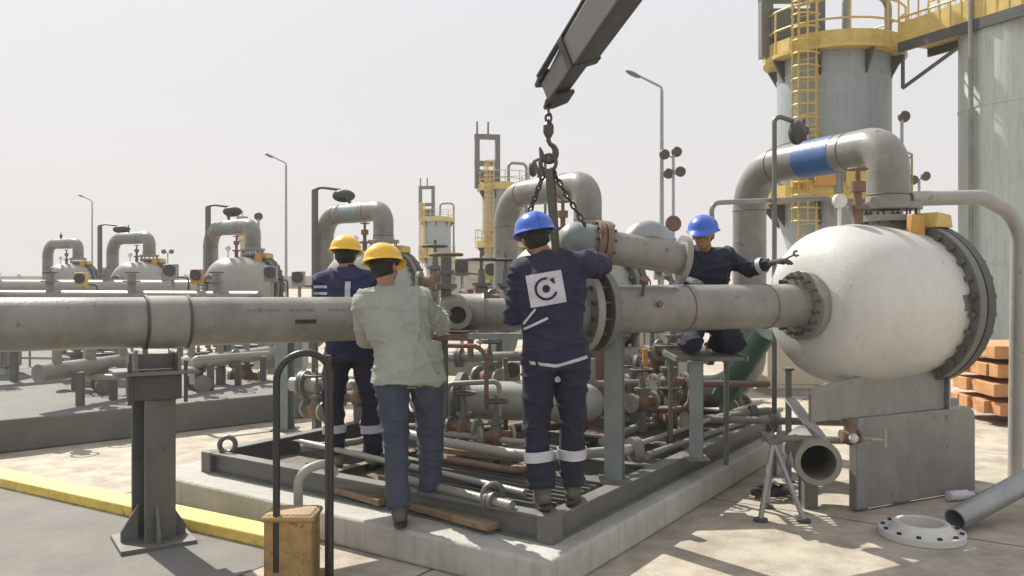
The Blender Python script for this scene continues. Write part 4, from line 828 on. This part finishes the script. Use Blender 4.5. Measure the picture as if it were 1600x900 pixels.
q = MB(); q.torus(hk+V((0, 0, -.05)), V((.5, 1, 0)), .055, .013, 24, 8); q.build('master_ring', M['chain'], mr)
def chainleg(a, b):
    q = MB(); d_ = (b-a).normalized(); _, s1, u1 = frame(d_); n = int((b-a).length/.04)
    for i in range(n):
        c = a+(b-a)*((i+.5)/n); d2 = s1 if i % 2 else u1
        q.tube([c+d2*(.015*math.cos(t))+d_*(.027*math.sin(t)) for t in [2*math.pi*k/12 for k in range(13)]], .008, 6)
    q.build('chain_leg', M['chain'], mr)
chainleg(hk+V((.02, 0, -.09)), P(914, 352, 5.55)); chainleg(hk+V((-.02, 0, -.09)), P(828, 330, 5.7)+V((0, 0, 0)))
chainleg(P(828, 330, 5.7), P(830, 372, 5.75))
sg = thing('web_sling', 'brown webbing strap hanging straight down from the hook to the spool', 'sling', hk)
q = MB(); q.bar(hk+V((.015, .02, -.09)), P(869, 395, 5.5)+V((0, .02, 0)), .055, .012, up=V((0, 1, 0))); 
q.bar(hk+V((.0, -.02, -.09)), P(866, 375, 5.46), .05, .01, up=V((.2, 1, 0))); q.build('strap', M['strap'], sg)
# lifted spool
l0 = P(872, 374, 5.62); l1 = P(1066, 404, 5.75); ld = (l1-l0).normalized(); L0 = (l1-l0).length
sp_ = thing('lifted_spool', 'weathered pipe spool with flange and rounded end hanging in the slings', 'pipe', (l0+l1)/2)
MB().lathe([(0, .02), (.01, .07), (.05, .115), (.11, .135), (.26, .135), (.30, .125)], l0, ld, 32).build('end_cap', M['steel_blue'], sp_)
q = MB(); q.lathe([(.25, .08), (.25, .175), (.29, .175), (.295, .16), (.30, .16), (.305, .175), (.345, .175), (.345, .08)], l0, ld, 36, ring=True); f_ = q.build('flange', M['rusty'], sp_)
MB().bolts(l0+ld*.298, ld, .15, 12, .012, .14).build('bolt_ring', M['dark'], f_)
MB().tube([l0+ld*.34, l1], [.115, .115], 28).build('pipe', M['grey_pipe'], sp_)
c = l0+ld*.60; q = MB(); q.torus(c+V((.05, .06, .02)), V((.15, -1, .1)), .12, .085, 28, 16, R(5), R(185)); q.build('elbow', M['galv'], sp_)
q = MB(); q.lathe([(0, .05), (0, .16), (.04, .16), (.04, .05)], l1-ld*.02, ld, 28); q.build('end_flange', M['grey_new'], sp_)
# green valve near the spool's right end, round dark wheel on a post
vg = thing('wheel_valve', 'upright valve with round brown wheel left of the crouching worker', 'valve', V((P(1052, 0, 8.2).x, 8.2, 0)))
B = V((P(1052, 0, 8.2).x, 8.2, 0)); q = MB(); q.tube([B, V((B.x, B.y, P(0, 372, 8.2).z))], .03, 10); q.lathe([(1.7, .05), (1.75, .11), (1.95, .11), (2.0, .05)], B, n=20); q.build('stem', M['grey_new'], vg)
c = P(1052, 349, 8.15); q = MB(); q.torus(c, V((.1, -1, .1)), .062, .02, 26, 8); q.lathe([(-.01, .06), (.01, .06)], c, V((.1, -1, .1)), 20); q.build('wheel', M['rusty'], vg)
run([P(1000, 405, 8.2), P(1045, 392, 8.2), P(1088, 398, 8.0), P(1088, 470, 8.0)], .055, M['green'], 'short green pipe bend left of the crouching worker', .12)

# ================================================================ PEOPLE
def solid(mb, voxel, it=2, fold=0., seed=0., stretch=(1, 1, .35), fsc=6.5):
    me = mb.mesh('tmp'); o = bpy.data.objects.new('tmp', me); COL.objects.link(o)
    r = o.modifiers.new('r', 'REMESH'); r.mode = 'VOXEL'; r.voxel_size = voxel
    s = o.modifiers.new('s', 'SMOOTH'); s.factor = .5; s.iterations = it
    dg = bpy.context.evaluated_depsgraph_get(); dg.update()
    m2 = bpy.data.meshes.new_from_object(o.evaluated_get(dg)); bpy.data.objects.remove(o); bpy.data.meshes.remove(me)
    if fold:
        nn = [v.normal.copy() for v in m2.vertices]
        for v, n in zip(m2.vertices, nn):
            p = V((v.co.x*stretch[0], v.co.y*stretch[1], v.co.z*stretch[2]))*fsc+V((seed, seed, seed))
            q = V((v.co.x*.6, v.co.y*.6, v.co.z*1.6))*fsc+V((seed+9, 0, 0))
            a = 1-abs(noise.noise(p))*2; b = 1-abs(noise.noise(q))*2
            v.co += n*fold*((max(a, 0)**5)*.55+(max(b, 0)**6)*.6-.25)
    m2.shade_smooth(); return m2
def pobj(name, me, mat, parent):
    o = bpy.data.objects.new(name, me); COL.objects.link(o); me.materials.clear(); me.materials.append(mat)
    if parent: o.parent = parent
    return o
def hand(mb, W, d, pn, ts, curl=.45, k=1.):
    d = V(d).normalized(); pn = V(pn); pn = (pn-d*pn.dot(d)).normalized(); s = d.cross(pn)*ts
    mb.loft([(W-d*.02, s*.026, pn*.021), (W+d*.02, s*.03, pn*.019), (W+d*.05, s*.04, pn*.016), (W+d*.09, s*.042, pn*.014), (W+d*.10, s*.036, pn*.010)], 16)
    for i, (o, L) in enumerate(((.031, .072), (.011, .082), (-.010, .076), (-.030, .060))):
        p = W+d*(.085-abs(o)*.15)+s*o; a = curl*.5; sd_ = s*(o*1.2)
        for j, f_ in enumerate((.45, .32, .26)):
            q = p+(d*math.cos(a)+pn*math.sin(a)+sd_*.3).normalized()*L*f_*1.05; mb.caps(p, .0105-.001*j, q, .0098-.001*j, 10); p = q; a += curl
    p = W+d*.025+s*.028; q = p+(d*.55+s*.75+pn*.25).normalized()*.04; mb.caps(p, .015, q, .0125, 10)
    r_ = q+(d*.85+s*.25+pn*.45).normalized()*.032; mb.caps(q, .0122, r_, .0105, 10); t_ = r_+(d*.9+pn*.5).normalized()*.022; mb.caps(r_, .0105, t_, .009, 10)
def person(label, loc, rz, J, C, sc=1., face=False, group=None, seed=0., shirt_out=False, headf=(0, 1, 0), headu=(0, 0, 1), collar=True, bands=True, gloves=False):
    j = {k: V(v) for k, v in J.items()}
    hf = V(headf).normalized(); hu = V(headu); hu = (hu-hf*hu.dot(hf)).normalized(); hr = hf.cross(hu)
    HM = Matrix((hr, hf, hu)).transposed(); H = j['head']
    def torso(mb, g, low=-.08, arms=True):
        hip = (j['hl']+j['hr'])/2; sh = (j['sl']+j['sr'])/2; ax = (j['neck']-hip).normalized()
        rh = (j['hr']-j['hl']).normalized(); rs = (j['sr']-j['sl']).normalized(); secs = []
        for t, wx, wy in ((low, .150, .105), (0, .172, .118), (.15, .166, .115), (.35, .150, .105), (.55, .162, .112), (.75, .178, .120), (.88, .178, .108), (.97, .12, .085), (1.03, .065, .07)):
            x = (rh*(1-t)+rs*t).normalized(); c = hip.lerp(j['chest'], min(1, max(0, t/.65))) if t < .65 else j['chest'].lerp(j['neck'], (t-.65)/.35)
            if t < 0: c = hip+ax*(t*.5)
            y = ax.cross(x).normalized(); secs.append((c, x*(wx+g), y*(wy+g)))
        mb.loft(secs, 24)
        if arms:
            for s_ in 'lr': mb.caps(j['neck'].lerp(j['s'+s_], .45)-V((0, 0, .03)), .065+g, j['s'+s_], .058+g)
    # body: one continuous surface from head to feet
    b = MB(); torso(b, 0)
    b.caps(j['neck']-V((0, 0, .03)), .058, H-hu*.05-hf*.01, .052)
    b.ell(H+hu*.015-hf*.008, (.074, .094, .098), HM); b.ell(H-hu*.045+hf*.028, (.060, .062, .064), HM); b.ell(H-hu*.088+hf*.062, (.024, .02, .018), HM)
    for s_ in (-1, 1): b.ell(H+hr*.076*s_-hu*.012-hf*.005, (.010, .02, .032), HM); b.ell(H+hr*.038*s_-hu*.03+hf*.066, (.022, .018, .02), HM)
    b.caps(H+hf*.092+hu*.004, .008, H+hf*.110-hu*.033, .012, 8); b.ell(H+hf*.088+hu*.025, (.05, .014, .010), HM)
    b.ell(H+hf*.088-hu*.062, (.024, .010, .006), HM); b.ell(H+hf*.087-hu*.073, (.021, .010, .006), HM)
    for s_ in 'lr':
        S_, E_, W_, h_, K_, A_ = (j[c+s_] for c in ('s', 'e', 'w', 'h', 'k', 'a')); ts = -1 if s_ == 'l' else 1
        b.caps(S_, .052, E_, .040); b.caps(E_, .042, W_, .027)
        hand(b, W_, j.get('d'+s_, W_-E_), j.get('n'+s_, V((0, 0, -1))), j.get('t'+s_, V((-ts, 0, 0))).x, .42)
        b.caps(h_, .085, K_, .056); b.caps(K_, .056, A_, .038); fd = j.get('f'+s_, V((0, 1, -.25))).normalized(); b.caps(A_-fd*.03-V((0, 0, .02)), .038, A_+fd*.14-V((0, 0, .025)), .032)
    body = pobj('person', solid(b, .0075, 2), M['skin'], None); tag(body, label, 'person', group)
    # jacket or shirt
    q = MB(); torso(q, .030, -.15)
    if shirt_out:
        hip = (j['hl']+j['hr'])/2; rh = (j['hr']-j['hl']).normalized(); q.loft([(hip-V((0, 0, .045)), rh*.248, V((0, .195, 0))), (hip+V((0, 0, .05)), rh*.228, V((0, .178, 0))), (hip+V((0, 0, .2)), rh*.193, V((0, .145, 0)))], 24)
    for s_ in 'lr':
        S_, E_, W_ = (j[c+s_] for c in 'sew'); w2 = E_.lerp(W_, .93); q.caps(S_, .080, E_, .062); q.caps(E_, .064, E_.lerp(W_, .8), .050); q.tube([E_.lerp(W_, .7), w2], [.05, .046], 16)
    if collar: 
        n_ = j['neck']; q.tube([n_-V((0, 0, .04)), n_+V((0, 0, .035))], [.088, .074], 18)
    jk = pobj('jacket' if not shirt_out else 'shirt', solid(q, .011, 3, .026, seed), C['top'], body)
    # trousers
    q = MB(); hip = (j['hl']+j['hr'])/2; rh = (j['hr']-j['hl']).normalized()
    q.loft([(hip+V((0, 0, .14)), rh*.178, V((0, .125, 0))), (hip+V((0, 0, 0)), rh*.192, V((0, .140, 0))), (hip-V((0, 0, .07)), rh*.18, V((0, .13, 0)))], 24)
    for s_ in 'lr':
        h_, K_, A_ = (j[c+s_] for c in 'hka'); q.caps(h_-V((0, 0, .02)), .108, K_, .082); q.caps(K_, .080, K_.lerp(A_, .75), .070); q.tube([K_.lerp(A_, .6), A_.lerp(K_, .05)], [.073, .076], 18)
    tr = pobj('trousers', solid(q, .011, 3, .024, seed+5), C['leg'], body)
    for s_ in 'lr':
        A_ = j['a'+s_]; K_ = j['k'+s_]; fd = j.get('f'+s_, V((0, 1, -.25))); fd = V((fd.x, fd.y, max(-.12, fd.z))).normalized(); up_ = (K_-A_).normalized()
        q = MB(); q.caps(A_+up_*.08, .056, A_-up_*.02, .052); q.caps(A_-up_*.035-fd*.04, .045, A_-up_*.045+fd*.10, .044); q.caps(A_-up_*.04+fd*.08, .045, A_-up_*.05+fd*.17, .036)
        bo = pobj('boot', solid(q, .009, 2), C['boot'], body)
        q = MB(); q.loft([(A_-up_*.088+fd*.05, fd*.155, hr*.05), (A_-up_*.066+fd*.05, fd*.155, hr*.05)], 24); me = q.mesh('sole'); so_ = pobj('sole', me, M['black'], bo)
        if bands:
            q = MB(); d_ = (A_-K_).normalized(); c_ = K_.lerp(A_, .47)
            q.lathe([(-.03, .080), (-.03, .0865), (.03, .0855), (.03, .08)], c_, d_, 30, ring=True); me = q.mesh('reflective_band')
            for v in me.vertices: v.co += V((1, 1, 0))*.004*math.sin(v.co.z*90+v.co.x*60)
            pobj('reflective_band', me, M['reflect'], tr)
    if gloves:
        q = MB()
        for s_ in 'lr':
            ts = -1 if s_ == 'l' else 1; W_ = j['w'+s_]; E_ = j['e'+s_]; t_ = MB()
            hand(t_, W_, j.get('d'+s_, W_-E_), j.get('n'+s_, V((0, 0, -1))), j.get('t'+s_, V((-ts, 0, 0))).x, .42)
            me = solid(t_, .006, 1)
            for v in me.vertices: v.co += v.normal*.005
            pobj('glove', me, M['glove'], body)
    # hair and helmet
    q = MB(); q.ell(H-hf*.022+hu*.012, (.0795, .086, .099), HM, 24, 14); me = solid(q, .009, 1)
    pobj('hair', me, M['hair'], body)
    rings = []; hc = H+hu*.052-hf*.006
    def hp_(az, el, k): 
        fx = math.cos(az); sy = math.sin(az); ridge = 1+.03*math.exp(-(fx*math.cos(el)/.16)**2)+.018*math.exp(-((abs(fx*math.cos(el))-.42)/.09)**2)
        return hc+HM @ V((fx*.116*math.cos(el)*k, sy*.138*math.cos(el)*k, .102*math.sin(el)*k*ridge))
    nA = 48
    for e_ in (89, 80, 70, 60, 50, 40, 30, 20, 10, 2): rings.append([hp_(2*math.pi*a/nA, R(e_), 1) for a in range(nA)])
    def brim(k, dz):
        out_ = []
        for a in range(nA):
            az = 2*math.pi*a/nA; f_ = max(0, math.sin(az))**3; kk = k+(k-1)*2.4*f_; out_.append(hc+HM @ V((math.cos(az)*.116*kk, math.sin(az)*.138*kk, dz-.022*f_*(k-1)/.12)))
        return out_
    rings += [brim(1.02, -.012), brim(1.12, -.020), brim(1.125, -.024), brim(1.10, -.027), brim(.97, -.020)]
    for e_ in (10, 40, 70, 89): rings.append([hp_(2*math.pi*a/nA, R(e_), .95) for a in range(nA)])
    q = MB(); q.quadstrip(rings); me = q.mesh('helmet', sharp=55); he = pobj('helmet', me, C['hat'], body)
    q = MB(); q.lathe([(-.04, .09), (-.04, .098), (-.02, .10), (-.02, .09)], H+hu*.052, hu, 30, ring=True); me = q.mesh('headband')
    pobj('headband', me, M['black'], he)
    if face:
        for s_ in (-1, 1):
            q = MB(); q.ell(H+hr*.031*s_+hf*.083-hu*.004, (.013, .010, .008), HM, 12, 8); ey = pobj('eye', q.mesh('eye'), M['eye'], body)
            q = MB(); q.ell(H+hr*.031*s_+hf*.0915-hu*.004, (.0052, .003, .0055), HM, 10, 6); pobj('pupil', q.mesh('pupil'), M['pupil'], ey)
            q = MB(); q.ell(H+hr*.032*s_+hf*.0945+hu*.022, (.018, .005, .0035), HM, 12, 6); pobj('eyebrow', q.mesh('eyebrow'), M['hair'], body)
    body.location = V(loc); body.rotation_euler = (0, 0, rz); body.scale = (sc,)*3
    return body, jk, tr

def project(parent, target, pts2, name, mat, o, ax, ay, off=.004, nx=1, ny=1):
    """patch that follows the cloth: each point of a flat grid is dropped on the cloth along the normal"""
    ax, ay = V(ax).normalized(), V(ay).normalized(); nn = ax.cross(ay)
    me = bpy.data.meshes.new(name); vs = []
    for x, y in pts2[0]:
        p = V(o)+ax*x+ay*y; ok, hit, no, _ = target.ray_cast(p+nn*.4, -nn); vs.append((hit if ok else p)+nn*off)
    nv = len(vs); vs2 = vs+[v-nn*(off+.004) for v in vs]
    fs = list(pts2[1])+[tuple(i+nv for i in f)[::-1] for f in pts2[1]]
    me.from_pydata([tuple(v) for v in vs2], [], fs); me.shade_smooth(); return pobj(name, me, mat, parent)
def grid2(w_, h_, n, m, th=0, cx=0, cy=0):
    v = []; f = []
    for i in range(n+1):
        for k in range(m+1):
            x = -w_/2+w_*i/n; y = -h_/2+h_*k/m; v.append((cx+x*math.cos(th)-y*math.sin(th), cy+x*math.sin(th)+y*math.cos(th)))
    for i in range(n):
        for k in range(m): a = i*(m+1)+k; f.append((a, a+m+1, a+m+2, a+1))
    return v, f
def ring2(r0, r1, n, cx=0, cy=0, a0=0, a1=2*math.pi):
    v = []; f = []
    for i in range(n+1):
        a = a0+(a1-a0)*i/n; v += [(cx+r0*math.cos(a), cy+r0*math.sin(a)), (cx+r1*math.cos(a), cy+r1*math.sin(a))]
    for i in range(n): f.append((i*2, i*2+1, i*2+3, i*2+2))
    return v, f
def strip(parent, jk, p0, p1, w_, nrm_, name='reflective_stripe', mat=None):
    p0, p1 = V(p0), V(p1); ax = (p1-p0); ay = V(nrm_).cross(ax).normalized()
    return project(parent, jk, grid2(ax.length, w_, 16, 2), name, mat or M['reflect'], (p0+p1)/2, ax, ay, .005)

G_ = 'workers in helmets'
# man in the centre, navy coverall, blue helmet, back to the camera
Y0 = 4.98; X0 = (868-800)/F*Y0
Jc = dict(hl=(-.095, 0, .87), hr=(.095, .02, .87), kl=(-.115, .03, .47), kr=(.10, .07, .48), al=(-.075, .0, .085), ar=(.105, .10, .085),
 chest=(-.02, .01, 1.18), neck=(-.035, .03, 1.45), sl=(-.185, .02, 1.36), sr=(.165, .02, 1.40), el=(-.245, .05, 1.10), wl=(-.13, .27, 1.12), er=(.285, .22, 1.41), wr=(.25, .44, 1.47),
 head=(-.115, .08, 1.565), nr=(0, -.2, -1), nl=(0, 0, -1), dr=(-.05, 1, .15), fl=(-.15, 1, -.1), fr=(.15, 1, -.1))
cm, cj, ct = person('man in navy coveralls and blue helmet, his back with a white emblem patch', (X0, Y0, .375), 0, Jc, sc=1.03, C=dict(top=M['navy'], leg=M['navy2'], boot=M['boot'], hat=M['hat_b']), seed=3, headf=(-.18, .95, -.12), headu=(-.16, .1, 1))
O = V((-.06, -.2, 1.265)); AXx = (1, 0, .06); AXz = (.0, 0, 1); NB = V((0, -1, 0))
PX = V((.985, 0, .17)); PY = V((-.17, 0, .985))
project(cj, cj.data and cj, grid2(.205, .185, 14, 14), 'back_patch', M['reflect'], O, PX, PY, .006)
for pt_ in (ring2(.052, .066, 32, 0, 0, R(25), R(335)), ring2(.0, .022, 16), ):
    project(cj, cj, pt_, 'emblem_ring', M['navy'], O, PX, PY, .0095)
project(cj, cj, grid2(.020, .012, 2, 1, R(45), .048, .048), 'emblem_bar', M['navy'], O, PX, PY, .0100)
strip(cj, cj, (-.21, -.2, 1.02), (-.05, -.2, 1.10), .014, NB); strip(cj, cj, (-.19, -.2, 1.06), (-.12, -.2, 1.15), .012, NB)
strip(ct, cj, (-.17, -.2, .845), (.0, -.2, .83), .018, NB); strip(ct, cj, (.0, -.2, .83), (.18, -.2, .875), .018, NB)
project(ct, ct, ring2(0, .018, 14), 'pocket_badge', M['reflect'], (.01, -.2, .74), (1, 0, 0), (0, 0, 1), .006)

# man with yellow helmet behind the pipeline, navy
Y1 = 6.6; X1 = (550-800)/F*Y1
Ja = dict(hl=(-.10, 0, .90), hr=(.10, 0, .90), kl=(-.15, .03, .49), kr=(.13, .05, .49), al=(-.12, .0, .09), ar=(.15, .05, .09),
 chest=(-.02, .02, 1.24), neck=(-.045, .03, 1.50), sl=(-.22, .02, 1.42), sr=(.14, .03, 1.42), el=(-.26, .16, 1.17), wl=(-.12, .36, 1.2), er=(.2, .2, 1.18), wr=(.16, .42, 1.24),
 head=(-.06, .07, 1.62), fl=(-.2, 1, -.1), fr=(.2, 1, -.1))
am, aj, at_ = person('man in navy workwear and yellow helmet standing behind the left pipeline', (X1, Y1, .22), 0, Ja,
 dict(top=M['blue_cloth'], leg=M['navy2'], boot=M['boot_tan'], hat=M['hat_y']), sc=1.05, seed=11, headf=(.05, 1, -.12))
strip(aj, aj, (-.01, -.25, 1.28), (-.01, -.25, 1.42), .04, NB)
strip(aj, aj, (-.28, -.2, 1.33), (-.17, -.2, 1.33), .02, NB); strip(aj, aj, (-.28, -.2, 1.38), (-.17, -.2, 1.38), .02, NB)

# man in pale shirt and jeans
Y2 = 5.15; X2 = (642-800)/F*Y2
Jb = dict(hl=(-.12, 0, .93), hr=(.09, .06, .93), kl=(-.105, .06, .50), kr=(.10, .22, .51), al=(-.07, .0, .09), ar=(.09, .30, .10),
 chest=(-.09, .03, 1.22), neck=(-.145, .07, 1.45), sl=(-.285, .03, 1.37), sr=(.045, .08, 1.39), el=(-.32, .22, 1.14), wl=(-.18, .44, 1.22), er=(.165, .26, 1.22), wr=(.13, .50, 1.30),
 head=(-.185, .13, 1.60), fl=(-.1, 1, -.1), fr=(.1, 1, -.1), dr=(.1, 1, .1))
bm_, bj, bt_ = person('man in pale green shirt, blue jeans and yellow helmet leaning towards the pipe', (X2, Y2, .21), 0, Jb,
 dict(top=M['shirt'], leg=M['jeans'], boot=M['boot'], hat=M['hat_y']), seed=21, shirt_out=True, bands=False, headf=(.35, .85, -.12), headu=(-.12, .2, 1))

# crouching worker behind the right pipeline, facing the camera
Y3 = 6.62; X3 = (1103-800)/F*Y3
Jd = dict(hl=(-.10, .10, .28), hr=(.10, .10, .28), kl=(-.16, -.26, .10), kr=(.17, -.24, .10), al=(-.12, .16, .075), ar=(.12, .16, .075),
 chest=(-.01, .0, .57), neck=(-.02, -.08, .815), sl=(-.18, -.04, .755), sr=(.16, -.03, .765), el=(-.26, -.12, .50), wl=(-.20, -.36, .585), er=(.33, -.06, .67), wr=(.44, -.22, .715),
 head=(-.06, -.17, .94), fl=(0, .6, -.8), fr=(0, .6, -.8), dr=(.9, -.4, .25), nr=(0, .2, -1), tr=(1, 0, 0), dl=(.2, -1, -.15), nl=(0, 0, -1), tl=(1, 0, 0))
dm_, dj, dt_ = person('crouching man in dark coveralls and blue helmet, facing the camera with one arm out', (X3, Y3, 1.135), 0, Jd,
 dict(top=M['navy2'], leg=M['navy2'], boot=M['maroon'], hat=M['hat_b']), seed=31, face=True, bands=False, headf=(-.35, -.92, -.14), headu=(-.05, -.1, 1), gloves=True)
q = MB(); q.lathe([(-.015, .060), (-.015, .068), (.02, .064), (.02, .058)], V(Jd['er']).lerp(V(Jd['wr']), .62), V(Jd['wr'])-V(Jd['er']), 20, ring=True)
pobj('reflective_band', q.mesh('reflective_band'), M['reflect'], dj)
# spanner in his hand
sw = V((X3, Y3, 1.135))+V((.50, -.27, .72)); q = MB(); q.bar(sw-V((.03, 0, .01)), sw+V((.10, -.03, .06)), .030, .014); q.torus(sw+V((.115, -.032, .07)), V((0, 1, 0)), .018, .010, 14, 6, R(60), R(330))
tag(q.build('spanner', M['steel'], loc=sw), 'steel spanner held by the crouching man against the white vessel', 'tool')
